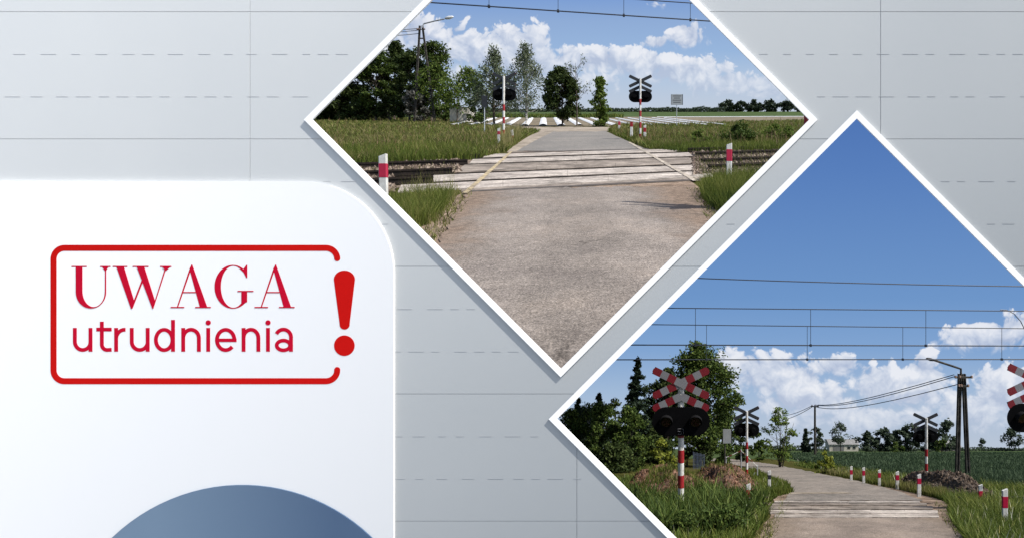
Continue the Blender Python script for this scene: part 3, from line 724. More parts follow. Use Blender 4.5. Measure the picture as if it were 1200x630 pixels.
def rocks(name, s, poly, n, r, seed, m, avoid=(), parent=None, label=None, cat=None, surf=None):
    rng = np.random.default_rng(seed); P, _, _ = sample(s, poly, n, rng, avoid)
    if surf is not None: P = surf(P)
    oc = np.array([(1, 0, 0), (0, 1, 0), (-1, 0, 0), (0, -1, 0), (0, 0, 1), (0, 0, -1)], float)
    fc = np.array([(0, 1, 4), (1, 2, 4), (2, 3, 4), (3, 0, 4), (1, 0, 5), (2, 1, 5), (3, 2, 5), (0, 3, 5)])
    R = rng.uniform(r[0], r[1], n) ** 1
    V = oc[None] * R[:, None, None] * rng.uniform(.55, 1.25, (n, 6, 1)) + rng.normal(0, .16, (n, 6, 3)) * R[:, None, None]
    V = V + P[:, None, :] + np.array([0, 0, 1]) * (R * .35)[:, None, None]
    o = fast_mesh(name, V[:, fc].reshape(-1, 3, 3), m, parent, np.repeat(rng.random(n), 8), 3)
    o['kind'] = 'stuff'
    if label: tag(o, label, cat)
    return o
def trk_poly(ya, yb, x0, x1): return [(x0, trk(ya, x0)), (x1, trk(ya, x1)), (x1, trk(yb, x1)), (x0, trk(yb, x0))]
rocks('ballast', 1, trk_poly(181, 216, 380, 560), 5200, (.03, .075), 3, M['stone'], avoid=[trk_poly(178, 199, 538, 900), trk_poly(199, 224, 462, 900)], label='brown ballast stones along the tracks left of the road', cat='ballast')
rocks('ballast', 1, trk_poly(181, 214, 812, 960), 3600, (.03, .075), 4, M['stone'], label='brown ballast stones along the tracks right of the road', cat='ballast')
rocks('gravel', 1, [(500, 240), (545, 226), (552, 300), (470, 420), (420, 340)], 900, (.008, .02), 5, M['grit'], label='loose gravel on the sandy left shoulder of the road', cat='gravel')
rocks('gravel', 1, [(800, 224), (826, 224), (850, 258), (850, 320), (815, 265)], 700, (.008, .018), 6, M['grit'], label='loose gravel on the sandy right shoulder of the road', cat='gravel')
rocks('gravel', 1, [(480, 470), (548, 262), (812, 262), (850, 470)], 800, (.003, .011), 16, M['grit'], label='scattered grit on the near worn asphalt', cat='gravel')

LEFT1 = [(330, 137.2), (520, 139.5), (566, 148.5), (634, 153.5), (612, 163), (594, 178), (560, 186.5), (440, 193), (380, 196), (300, 170)]
blades('grass', 1, LEFT1, 66000, (.1, .32), .024, 11, M['grass_dry'], (0, .95), label='tall dry green grass on the bank beside the left track', lean=.95)
blades('grass', 1, [(390, 180), (560, 178), (590, 172), (560, 187.5), (440, 194), (390, 197)], 9000, (.2, .45), .016, 12, M['grass'], (0, .7), label='greener grass strip right along the far left rail')
RIGHT1 = [(712, 153.8), (722, 147), (790, 145.8), (960, 140.5), (990, 150), (945, 178), (890, 176), (800, 175.8), (762, 176.2), (738, 166)]
blades('grass', 1, RIGHT1, 44000, (.1, .32), .022, 13, M['grass_dry'], (0, .9), lean=.95, label='rough grass bank behind the right track')
blades('grass', 1, [(760, 174), (900, 170), (930, 177), (800, 179.5)], 6000, (.18, .36), .014, 14, M['grass'], (0, .7), label='green grass edge right along the far right rail')
blades('grass', 1, [(470, 244), (500, 236), (530, 230), (522, 246), (502, 264), (478, 272), (458, 262)], 4800, (.1, .36), .009, 15, M['grass'], (.05, .9), label='tall grass clump left of the crossing by the banded post', lean=.7)
blades('grass', 1, [(430, 226), (470, 230), (480, 250), (470, 262), (420, 250)], 1500, (.06, .2), .008, 34, M['grass'], (.1, .9), label='short grass at the foot of the left banded post', lean=.8)
blades('grass', 1, [(500, 222), (540, 224), (526, 250), (500, 268), (492, 256)], 1300, (.08, .22), .008, 35, M['grass_dry'], (.4, 1), label='dry weeds edging the sandy left shoulder')
blades('grass', 1, [(820, 226), (838, 218), (870, 212), (905, 204), (900, 220), (865, 254), (842, 250), (824, 236)], 7000, (.1, .42), .009, 17, M['grass'], (0, .8), label='green grass tuft right of the crossing by the banded post', lean=.7)
blades('grass', 1, [(470, 226), (530, 222), (535, 226), (520, 232), (470, 236)], 260, (.2, .55), .005, 36, M['grass_dry'], (.4, 1), label='thin dry stalks standing at the left slab ends', lean=.5)
blades('grass', 1, trk_poly(191, 199, 400, 535), 350, (.08, .25), .01, 37, M['grass_dry'], (.2, .9), label='sparse weeds between the left rails')
blades('grass', 1, trk_poly(191, 213, 815, 930), 700, (.08, .3), .01, 38, M['grass_dry'], (.2, .9), label='sparse weeds between the right rails')
blades('grass', 1, [(586, 172), (596, 161), (612, 158), (606, 170), (592, 178)], 900, (.4, .95), .012, 39, M['grass_dry'], (.55, 1), label='dry reddish weeds around the far left signal pole', lean=.4)
blades('grass', 1, [(520, 141.5), (556, 145), (600, 148.4), (560, 149)], 1200, (.1, .2), .02, 40, M['grass'], (.2, .9), label='mown grass under the far trees')
blades('grass', 1, [(560, 136.5), (730, 136.5), (730, 138.4), (560, 138.4)], 4000, (.4, .8), .03, 41, M['grass'], (0, .6), label='green crop edge behind the foil rows')

XR2 = [(915, 640), (905, 606), (902, 588), (925, 577)]
LEFT2 = [(700, 560), (760, 560), (860, 568), (900, 565), (922, 574), (908, 584), (900, 590), (898, 607), (884, 625), (870, 650), (700, 650)]
blades('grass', 2, LEFT2, 56000, (.07, .27), .02, 21, M['grass_deep'], (0, .8), label='lush grass left of the descending road', lean=.95)
blades('grass', 2, [(860, 556), (885, 551), (926, 571), (930, 577), (905, 583), (880, 575)], 9000, (.15, .35), .02, 22, M['grass'], (.1, .8), label='short sunny grass beside the post left of the road')
RIGHT2 = [(1112, 590), (1080, 577), (1040, 568), (985, 556), (930, 545), (936, 541.5), (985, 547), (1050, 558), (1130, 572), (1300, 573), (1300, 660), (1148, 655), (1116, 612)]
blades('grass', 2, RIGHT2, 52000, (.1, .36), .018, 23, M['grass_deep'], (.05, .85), label='lush verge grass right of the descending road', lean=.95)
blades('grass', 2, [(960, 553), (1000, 561), (1060, 575), (1108, 586), (1110, 579), (1050, 565), (990, 552)], 12000, (.15, .35), .02, 24, M['grass_dry'], (.2, 1), label='dry grass along the right road edge')
blades('crop', 2, [(905, 530), (1300, 529), (1300, 574), (1130, 572), (1050, 558), (985, 547), (940, 541)], 70000, (.2, .4), .03, 25, M['crop'], (0, 1), label='dark green crop covering the field right of the road', cat='crop')
blades('weeds', 2, [(700, 572), (800, 572), (896, 586), (890, 604), (850, 640), (740, 640)], 5200, (.3, .62), .045, 26, M['leaf_mid'], (0, .9), label='leafy weeds in front of the red and white signal pole', cat='weeds', lean=.9)

# leafy weeds, flowers and stalks mixed into the verges
def weeds(s, poly, n, h, wd, seed, m, label, tint=(0, 1), lean=1.2): return blades('weeds', s, poly, n, h, wd, seed, M[m], tint, label=label, cat='weeds', lean=lean)
weeds(1, LEFT1, 5200, (.08, .3), .055, 61, 'leaf_light', 'broad leaved weeds in the left grass bank')
weeds(1, LEFT1, 1500, (.35, .7), .010, 62, 'straw', 'dead reddish stalks standing in the left grass bank', lean=.5)
weeds(1, RIGHT1, 4200, (.08, .3), .055, 63, 'leaf_light', 'broad leaved weeds in the right grass bank')
weeds(1, RIGHT1, 1300, (.35, .7), .010, 64, 'straw', 'dead stalks standing in the right grass bank', lean=.5)
weeds(2, LEFT2, 5200, (.08, .28), .05, 65, 'leaf_light', 'broad leaved weeds in the grass left of the descending road')
weeds(2, RIGHT2, 5200, (.06, .24), .045, 66, 'leaf_light', 'broad leaved weeds in the verge right of the descending road')
weeds(2, RIGHT2, 500, (.3, .42), .022, 67, 'flower', 'small pale yellow flowers dotted over the right verge', lean=.3)
weeds(2, LEFT2, 420, (.25, .4), .022, 68, 'flower', 'small pale yellow flowers dotted over the left verge', lean=.3)
weeds(1, [(500, 262), (545, 226), (556, 224), (540, 250), (515, 280), (480, 330)], 700, (.03, .12), .014, 69, 'grass_dry', 'thin trampled weeds creeping onto the left shoulder')
weeds(1, [(806, 222), (824, 222), (850, 252), (850, 290), (828, 256)], 520, (.03, .12), .014, 70, 'grass_dry', 'thin trampled weeds creeping onto the right shoulder')
weeds(2, [(1092, 588), (1116, 590), (1160, 650), (1138, 650), (1106, 612)], 900, (.03, .13), .016, 71, 'grass_dry', 'thin trampled weeds along the right edge of the descending road')
weeds(2, [(880, 640), (896, 612), (912, 604), (914, 576), (928, 577), (916, 610), (898, 645)], 700, (.03, .13), .016, 72, 'grass_dry', 'thin trampled weeds along the left edge of the descending road')

# ------------------------------------------------------------------ trees
leaf_scale = 1.2
def tree(s, px, by, ty, wpx, style, lm, seed, label, n=4000, px_leaf=2.0, c0=.22, bark='bark', name='tree', group=None, trunk_r=.016, clumps=26, stems=1, cat='tree', dens=1.0, lean=0):
    rng = np.random.default_rng(seed); base = G(s, px, by, -.05); Y = base.y
    H = (by - ty) / F * Y; W = wpx / F * Y; ls = px_leaf / F * Y
    root = thing(name, base, label, cat, group)
    B = np.array(base)
    pts = []; tw = MB()
    top = np.array([rng.normal(0, .02) * H + lean * H, 0, 0])
    def axis(t): return B + np.array([0, 0, t * H]) + top * t * t + np.array([math.sin(t * 4 + seed), math.cos(t * 3 + seed), 0]) * H * .012 * t
    r0 = H * trunk_r
    tmax = .93 if style in ('conifer', 'birch', 'bare') else .8
    if stems == 1:
        tw.tube([axis(t) for t in np.linspace(0, tmax, 7)], [r0 * (1 - .85 * t) for t in np.linspace(0, 1, 7)], 7)
    else:
        for q in range(stems):
            a = rng.uniform(0, 6.28); sp = W * .28
            tw.tube([B + np.array([math.cos(a) * sp * t ** 1.3 + math.cos(a) * .06 * W, math.sin(a) * sp * t ** 1.3, t * H * .75]) for t in np.linspace(0, 1, 5)], [r0 * (1 - .8 * t) for t in np.linspace(0, 1, 5)], 5)
    def env(t):
        if style == 'round': return math.sin(math.pi * min(1, max(0, t)) ** .75) ** .6
        if style == 'oval': return math.sin(math.pi * (.08 + .9 * t) ** .9) ** .8
        if style == 'bush': return max(0, 1 - t ** 2.2) ** .55
        if style == 'column': return max(0, (1 - t)) ** .7 * min(1, .5 + t * 3) * (.8 + .35 * math.sin(t * 13 + seed))
        if style == 'birch': return math.sin(math.pi * (.12 + .86 * t) ** .8) ** .9 * (1.05 - .5 * t)
        if style == 'ragged': return (math.sin(math.pi * (.05 + .9 * t) ** .8) ** .6) * (.75 + .35 * math.sin(t * 9 + seed))
        return 1
    C = []
    if style == 'conifer':
        nb = int(60 + H * 9); per = max(6, n // nb)
        for i in range(nb):
            t = c0 + (1 - c0) * (i + rng.random()) / nb; R = W / 2 * ((1 - t) / (1 - c0)) ** .85 + W * .012
            a = rng.uniform(0, 6.28); R2 = R * rng.uniform(.6, 1.15); o0 = axis(min(t, .985)); dr = np.array([math.cos(a), math.sin(a), 0])
            e = o0 + dr * R2 + np.array([0, 0, -.18 * R2])
            tw.tube([o0, (o0 + e) / 2 + np.array([0, 0, .05 * R2]), e], [r0 * .16, r0 * .1, r0 * .04], 3, False)
            u = rng.random(per) ** .75
            p = o0[None] + (e - o0)[None] * u[:, None] + rng.normal(0, 1, (per, 3)) * np.array([.1, .1, .05]) * (R2 + .03 * W) * (1.15 - u[:, None] * .6)
            p[:, 2] -= np.abs(rng.normal(0, .07 * R2, per)) - .01 * H; C.append(p)
        C.append(np.stack([np.full(20, axis(.98)[0]), np.full(20, axis(.98)[1]), B[2] + H * rng.uniform(.95, 1.0, 20)], 1) + rng.normal(0, .008 * H, (20, 3)))
    elif style == 'bare':
        def branch(p, d, L, r, lv):
            e = p + d * L; mid = (p + e) / 2 + rng.normal(0, .04, 3) * L
            tw.tube([p, mid, e], [r, r * .8, r * .55], 4, False)
            if lv == 0: C.append(e + rng.normal(0, .1, (1, 3)) * L); return
            for _ in range(3):
                nd = d + rng.normal(0, .42, 3); nd[2] = abs(nd[2]) * .8 + .25; nd /= np.linalg.norm(nd)
                branch(p + d * L * rng.uniform(.45, 1), nd, L * rng.uniform(.55, .8), r * .55, lv - 1)
        for i in range(9):
            t = .3 + .6 * i / 9; a = rng.uniform(0, 6.28); d = np.array([math.cos(a) * .6, math.sin(a) * .6, .75]); d /= np.linalg.norm(d)
            branch(axis(t), d, W * .36 * (1.15 - t * .5), r0 * .35, 2)
        p = np.concatenate(C); k = rng.integers(0, len(p), n); C = [p[k] + rng.normal(0, .05 * W, (n, 3))]
    elif style == 'arch':
        per = n // 14
        for i in range(14):
            a = rng.uniform(-.5, .9) if i % 3 else rng.uniform(2.2, 4); L = W * rng.uniform(.5, .95); o0 = axis(rng.uniform(.45, .8)); hh = (1 - .6) * H * rng.uniform(.6, 1.2)
            u = np.linspace(0, 1, 8); path = [o0 + np.array([math.cos(a) * L * x, math.sin(a) * L * x * .6, hh * (2.6 * x - 2.9 * x * x)]) for x in u]
            tw.tube(path, [r0 * .35 * (1 - .8 * x) for x in u], 4, False)
            x = rng.random(per) ** .6; p = o0[None] + np.stack([math.cos(a) * L * x, math.sin(a) * L * x * .6, hh * (2.6 * x - 2.9 * x * x)], 1)
            p += rng.normal(0, .03 * W, (per, 3)); p[:, 2] -= rng.random(per) * .09 * H; C.append(p)
        per = n // 2; u = rng.random(per); C.append(axis(.5)[None] + rng.normal(0, 1, (per, 3)) * np.array([.2 * W, .2 * W, .14 * H]))
    else:
        per = n // clumps
        for i in range(clumps):
            t = rng.uniform(0, 1) ** .9; z = c0 + (1 - c0) * t * .97
            rad = W / 2 * env(t) * (rng.random() ** .42) * rng.uniform(.8, 1.05); a = rng.uniform(0, 6.28)
            c = axis(z) * 1.0 + np.array([math.cos(a) * rad, math.sin(a) * rad, 0])
            b0 = axis(max(.05, z - rng.uniform(.08, .22))); mid = (b0 + c) / 2 + np.array([0, 0, -.02 * H])
            tw.tube([b0, mid, c], [r0 * .35, r0 * .22, r0 * .07], 4, False)
            sg = W * rng.uniform(.075, .15) * dens
            k = int(per * rng.uniform(.6, 1.4))
            dv = rng.normal(0, 1, (k, 3)); dv /= np.linalg.norm(dv, axis=1)[:, None]
            dv *= (1 + .35 * np.sin(dv[:, :1] * 5 + i) * np.cos(dv[:, 2:] * 4 + 2 * i))          # lobed, not a ball
            p = c[None] + dv * (rng.random(k) ** .5)[:, None] * 1.25 * np.array([sg, sg, sg * .72])
            if style == 'birch':
                p[:, 2] -= rng.random(k) ** 2 * .13 * H; p[:, 0] += rng.normal(0, .02 * W, k)
            C.append(p)
    P = np.concatenate(C); P[:, 2] = np.maximum(P[:, 2], base.z + .04 * H * (c0 > .05) + .02)
    k = len(P)
    nrm = rng.normal(0, 1, (k, 3)); nrm[:, 2] = np.abs(nrm[:, 2]) + .3; nrm /= np.linalg.norm(nrm, axis=1)[:, None]
    u = np.cross(nrm, rng.normal(0, 1, (k, 3))); u /= np.linalg.norm(u, axis=1)[:, None]; v = np.cross(nrm, u)
    sz = ls * rng.uniform(.55, 1.25, k)[:, None]; el = 1.5 if style != 'conifer' else 2.2
    sz = sz * leaf_scale
    V = np.stack([P - u * sz * .5 * el, P - v * sz * .4, P + u * sz * .5 * el, P + v * sz * .4], 1)
    fast_mesh('crown', V, M[lm], root, np.clip(rng.beta(2, 2, k), 0, 1))
    tw.build('trunk', M[bark], root, smooth=True, fix=False)
    return root
# rising landscape: the wood at the left
wood = [(372, 141.2, 96, 46, 'ragged', 'leaf_dark', 'dark tree at the far left corner of the wood'), (397, 141.6, 88, 46, 'oval', 'leaf_dark', 'dark narrow tree near the left corner of the wood'),
        (420, 141.4, 66, 50, 'ragged', 'leaf_dark', 'dark ragged tree in the left half of the wood'), (441, 142, 57, 44, 'oval', 'leaf_mid', 'tall lighter tree in the middle of the wood'),
        (462, 141.5, 48, 50, 'ragged', 'leaf_dark', 'tall dark tree just left of the double lamp pole'), (480, 142.4, 60, 44, 'round', 'leaf_dark', 'dark tree directly behind the double lamp pole'),
        (506, 142.6, 51, 56, 'ragged', 'leaf_mid', 'big leafy tree at the right end of the wood')]
for i, (x, b, t, w_, stl, lm, lab) in enumerate(wood):
    tree(1, x, b, t, w_, stl, lm, 100 + i, lab, n=9500, px_leaf=1.9, c0=.16, clumps=55, trunk_r=.017, group='trees of the wood')
for i, (x, b, t, w_, lm, lab) in enumerate([(385, 141.2, 122, 36, 'leaf_dark', 'dark bush under the first trees of the wood'), (425, 141.8, 120, 40, 'leaf_dark', 'dark bush under the left trees of the wood'),
        (456, 142, 114, 36, 'leaf_dark', 'dark bush low in the middle of the wood'), (489, 142.8, 100, 36, 'blossom', 'shrub with pale blossom at the foot of the double lamp pole'), (522, 143, 106, 34, 'leaf_mid', 'green bush left of the small white outbuilding'),
        (440, 140.5, 122, 60, 'leaf_dark', 'broad thicket behind the trunks of the wood'), (400, 140.3, 124, 60, 'leaf_dark', 'thicket behind the trunks at the far left'), (500, 140.6, 118, 60, 'leaf_dark', 'thicket behind the double lamp pole')]):
    tree(1, x, b, t, w_, 'bush', lm, 130 + i, lab, n=2600, px_leaf=1.8, c0=.03, clumps=20, name='bush', cat='bush', group='bushes of the wood', stems=3, trunk_r=.02)
tree(1, 536, 144, 76, 52, 'arch', 'leaf_light', 141, 'loose tree with long arching branches beside the wood', n=2600, px_leaf=1.8, c0=.3, trunk_r=.012)
tree(1, 579, 146.2, 53, 62, 'birch', 'leaf_grey', 142, 'grey green tree behind the far left crossing signal', n=5200, px_leaf=1.6, c0=.2, clumps=80, dens=.75)
tree(1, 557, 145, 92, 36, 'oval', 'leaf_mid', 143, 'smaller tree behind the back of the small dark sign', n=2600, px_leaf=1.8, c0=.1)
tree(1, 617, 147, 49, 62, 'birch', 'leaf_grey', 144, 'tall pale birch right of the far left crossing signal', n=4800, px_leaf=1.5, c0=.22, clumps=90, dens=.7, bark='birchbark', trunk_r=.012)
tree(1, 659, 148.2, 80, 46, 'round', 'leaf_dark', 145, 'compact dark round tree at the end of the road', n=10500, px_leaf=2.0, c0=.17, clumps=75)
tree(1, 676, 148.3, 68, 40, 'bare', 'leaf_grey', 146, 'nearly bare thin tree between the round tree and the young tree', n=240, px_leaf=1.5, trunk_r=.012)
tree(1, 704, 149.2, 88, 32, 'column', 'leaf_light', 147, 'young bright green conical tree right of the road end', n=4600, px_leaf=1.8, c0=.03, clumps=60, dens=1.05)
tree(1, 868, 172.5, 146, 46, 'bush', 'leaf_mid', 148, 'low dark shrub in the grass right of the track', n=2600, px_leaf=1.9, c0=.02, clumps=22, name='shrub', cat='shrub', stems=3, dens=1.2)
tree(1, 820, 171, 152, 30, 'bush', 'leaf_light', 149, 'small pale shrub in the grass near the right signal', n=900, px_leaf=1.8, c0=.02, clumps=14, name='shrub', cat='shrub', stems=3, dens=1.2)
tree(1, 915, 166, 146, 40, 'bush', 'leaf_light', 150, 'pale green shrub at the right corner of the grass bank', n=1500, px_leaf=1.8, c0=.02, clumps=14, name='shrub', cat='shrub', stems=3, dens=1.2)
for i, (x, t, w_) in enumerate([(852, 118.6, 22), (868, 119.6, 20), (884, 118, 22), (903, 118.4, 24), (922, 118.8, 24), (943, 119.5, 24)]):
    tree(1, x, 131.4, t, w_, 'round', 'far_leaf', 160 + i, ['first', 'second', 'third', 'fourth', 'fifth', 'sixth'][i] + ' from the left of the dark distant trees on the right horizon', n=1600, px_leaf=1.7, c0=.0, clumps=24, group='distant trees on the right horizon')
def far_wood(s, x0, x1, by, tops, n, seed, label, m='far_leaf', px_leaf=1.6):
    rng = np.random.default_rng(seed); Y = HC * F / (by - HORIZ[s]); x = rng.uniform(x0, x1, n)
    tp = np.interp(x, np.linspace(x0, x1, len(tops)), tops) + rng.normal(0, .35, n); yy = by + .3 + (tp - by - .3) * rng.random(n)
    dY = rng.uniform(0, .03, n) * Y
    P = np.stack([(x - PX) / F * Y, Y + dY, -(yy - PY) / F * Y + 0 * x], 1); P[:, 2] += SLOPE[s] * dY
    nrm = rng.normal(0, 1, (n, 3)); nrm /= np.linalg.norm(nrm, axis=1)[:, None]; u = np.cross(nrm, rng.normal(0, 1, (n, 3))); u /= np.linalg.norm(u, axis=1)[:, None]; v = np.cross(nrm, u)
    sz = px_leaf / F * Y * rng.uniform(.6, 1.3, n)[:, None]
    o = fast_mesh('distant_wood', np.stack([P - u * sz * .6, P - v * sz * .5, P + u * sz * .6, P + v * sz * .5], 1), M[m], None, rng.random(n))
    return tag(o, label, 'wood', kind='stuff')
far_wood(1, 560, 760, 131.5, [128.2, 127.6, 128.4, 127.5, 128, 126.5, 127.6, 127], 5200, 5, 'low distant wood along the horizon behind the foil rows')
far_wood(1, 755, 850, 131.5, [126.5, 127, 125.8, 127, 127.4, 125, 126.8, 125.5], 3000, 6, 'low distant wood along the horizon behind the grey sign')

# falling landscape
tree(2, 744, 549, 419, 58, 'conifer', 'needle', 201, 'dark spruce left of the near crossing signal', n=9000, px_leaf=2.2, c0=.06, trunk_r=.014)
tree(2, 700, 547, 460, 44, 'conifer', 'needle', 202, 'shorter dark spruce behind the shrubs at far left', n=3600, px_leaf=2.0, c0=.06)
tree(2, 722, 546, 461, 34, 'ragged', 'leaf_dark', 203, 'dark rounded tree between the two spruces', n=3200, px_leaf=2.0, c0=.1)
tree(2, 676, 546, 466, 40, 'conifer', 'needle', 204, 'small dark spruce at the left corner of the large diamond', n=2600, px_leaf=2.0, c0=.06)
tree(2, 820, 546, 399, 100, 'round', 'leaf_mid', 205, 'big broadleaf tree towering behind the near crossing signal', n=20000, px_leaf=2.4, c0=.14, clumps=95, trunk_r=.02)
tree(2, 781, 547, 428, 46, 'oval', 'leaf_dark', 206, 'dark tree directly behind the near crossing signal', n=8500, px_leaf=2.2, c0=.06, clumps=50)
tree(2, 690, 544, 474, 60, 'round', 'leaf_dark', 224, 'broad dark tree filling the gap behind the small spruces', n=6000, px_leaf=2.0, c0=.04, clumps=44)
tree(2, 764, 545, 446, 56, 'ragged', 'leaf_dark', 225, 'broad dark tree between the tall spruce and the near signal', n=7000, px_leaf=2.0, c0=.04, clumps=50)
tree(2, 846, 542, 462, 40, 'ragged', 'leaf_mid', 207, 'green tree between the big tree and the second signal', n=7000, px_leaf=2.1, c0=.03, clumps=45)
tree(2, 868, 540, 488, 34, 'oval', 'leaf_dark', 208, 'dark tree behind the second crossing signal', n=3000, px_leaf=1.9, c0=.05)
tree(2, 889, 540.5, 506, 24, 'bush', 'leaf_mid', 209, 'rounded green bush where the road disappears', n=1500, px_leaf=1.8, c0=.02, name='bush', cat='bush')
for i, (x, b, t, w_, lm, lab) in enumerate([(672, 549, 480, 52, 'leaf_mid', 'leafy shrub in the left corner of the large diamond'), (706, 550, 474, 56, 'leaf_mid', 'tall green shrub below the two smaller spruces'), (738, 551, 478, 52, 'leaf_mid', 'tall green shrub below the tall spruce'),
        (766, 549, 500, 40, 'leaf_dark', 'dark shrub left of the near signal pole'), (722, 553, 520, 50, 'leaf_dark', 'low dark shrub at the edge of the soil heap')]):
    tree(2, x, b, t, w_, 'oval', lm, 210 + i, lab, n=7500, px_leaf=2.0, c0=.01, clumps=50, name='shrub', cat='shrub', stems=4, dens=1.1, trunk_r=.012, group='shrubs left of the soil heaps')
for i, (x, b_, t, w_, lab) in enumerate([(846, 634, 594, 74, 'low leafy bush in the grass at the road edge, below the worn post'), (800, 640, 602, 60, 'low leafy bush at the foot of the near signal pole'), (880, 606, 588, 34, 'small leafy bush beside the left slab ends')]):
    tree(2, x, b_, t, w_, 'bush', 'leaf_mid', 250 + i, lab, n=3600, px_leaf=2.6, c0=.0, clumps=30, name='bush', cat='bush', stems=4, dens=1.3)
tree(2, 776, 552, 513, 30, 'oval', 'leaf_yellow', 216, 'yellow green shrub left of the signal pole', n=1600, px_leaf=1.9, c0=.1, clumps=20, name='shrub', cat='shrub', stems=2)
tree(2, 806, 546, 506, 34, 'bush', 'leaf_yellow', 217, 'yellow green bush low behind the signal pole', n=1600, px_leaf=1.9, c0=.05, clumps=20, name='bush', cat='bush', stems=3)
tree(2, 824, 547, 517, 26, 'bush', 'leaf_dark', 218, 'clipped dark bush behind the small metal gate', n=2200, px_leaf=1.7, c0=.02, clumps=26, name='bush', cat='bush', stems=3)
tree(2, 914, 547, 476, 48, 'oval', 'leaf_light', 219, 'airy young tree with several stems at the bend of the road', n=2500, px_leaf=1.7, c0=.16, clumps=70, stems=5, trunk_r=.011, dens=.8)
tree(2, 966, 554, 529, 26, 'bush', 'leaf_yellow', 220, 'small pale green bush on the verge before the banded posts', n=1000, px_leaf=1.8, c0=.02, clumps=16, name='bush', cat='bush', stems=3, dens=1.15)
tree(2, 944, 530, 502, 15, 'conifer', 'needle', 221, 'slim dark conifer left of the distant utility pole', n=1200, px_leaf=1.7, c0=.05)
tree(2, 957, 530, 499, 19, 'oval', 'far_leaf', 222, 'dark tree right behind the distant utility pole', n=1100, px_leaf=1.6, c0=.1)
tree(2, 985, 528.4, 496, 34, 'ragged', 'far_leaf', 223, 'spreading tree behind the white farm building', n=1300, px_leaf=1.5, c0=.25, clumps=30)
for i, (x, t, w_, stl) in enumerate([(1018, 506, 26, 'round'), (1036, 500, 26, 'round'), (1053, 503, 22, 'ragged'), (1067, 496, 30, 'ragged'), (1086, 498, 28, 'round'), (1108, 493, 32, 'round')]):
    tree(2, x, 528.6, t, w_, stl, 'far_leaf', 230 + i, ['first', 'second', 'third', 'fourth', 'fifth', 'sixth'][i] + ' from the left of the distant trees right of the white farm building', n=2600, px_leaf=1.8, c0=.02, clumps=34, group='distant trees beyond the crop field')
tree(2, 1052, 529.5, 517, 16, 'bush', 'leaf_mid', 240, 'small round green bush before the distant trees', n=600, px_leaf=1.6, c0=.02, clumps=12, name='bush', cat='bush', stems=2)
tree(2, 1103, 529, 513, 22, 'bush', 'leaf_mid', 241, 'green bush right of the far crossing signal', n=700, px_leaf=1.6, c0=.02, clumps=12, name='bush', cat='bush', stems=2)
tree(2, 1151, 527.8, 514, 14, 'ragged', 'far_leaf', 242, 'small distant tree right of the double utility pole', n=450, px_leaf=1.5, c0=.1, clumps=12)
tree(2, 1188, 528, 503, 32, 'ragged', 'far_leaf', 243, 'spreading distant tree at the right edge of the field', n=1300, px_leaf=1.6, c0=.3, clumps=26)
far_wood(2, 900, 1330, 528, [522, 521, 523, 520, 522.5, 521, 523, 524, 525, 524.5, 525, 524], 6500, 7, 'low hedge line along the far edge of the crop field')

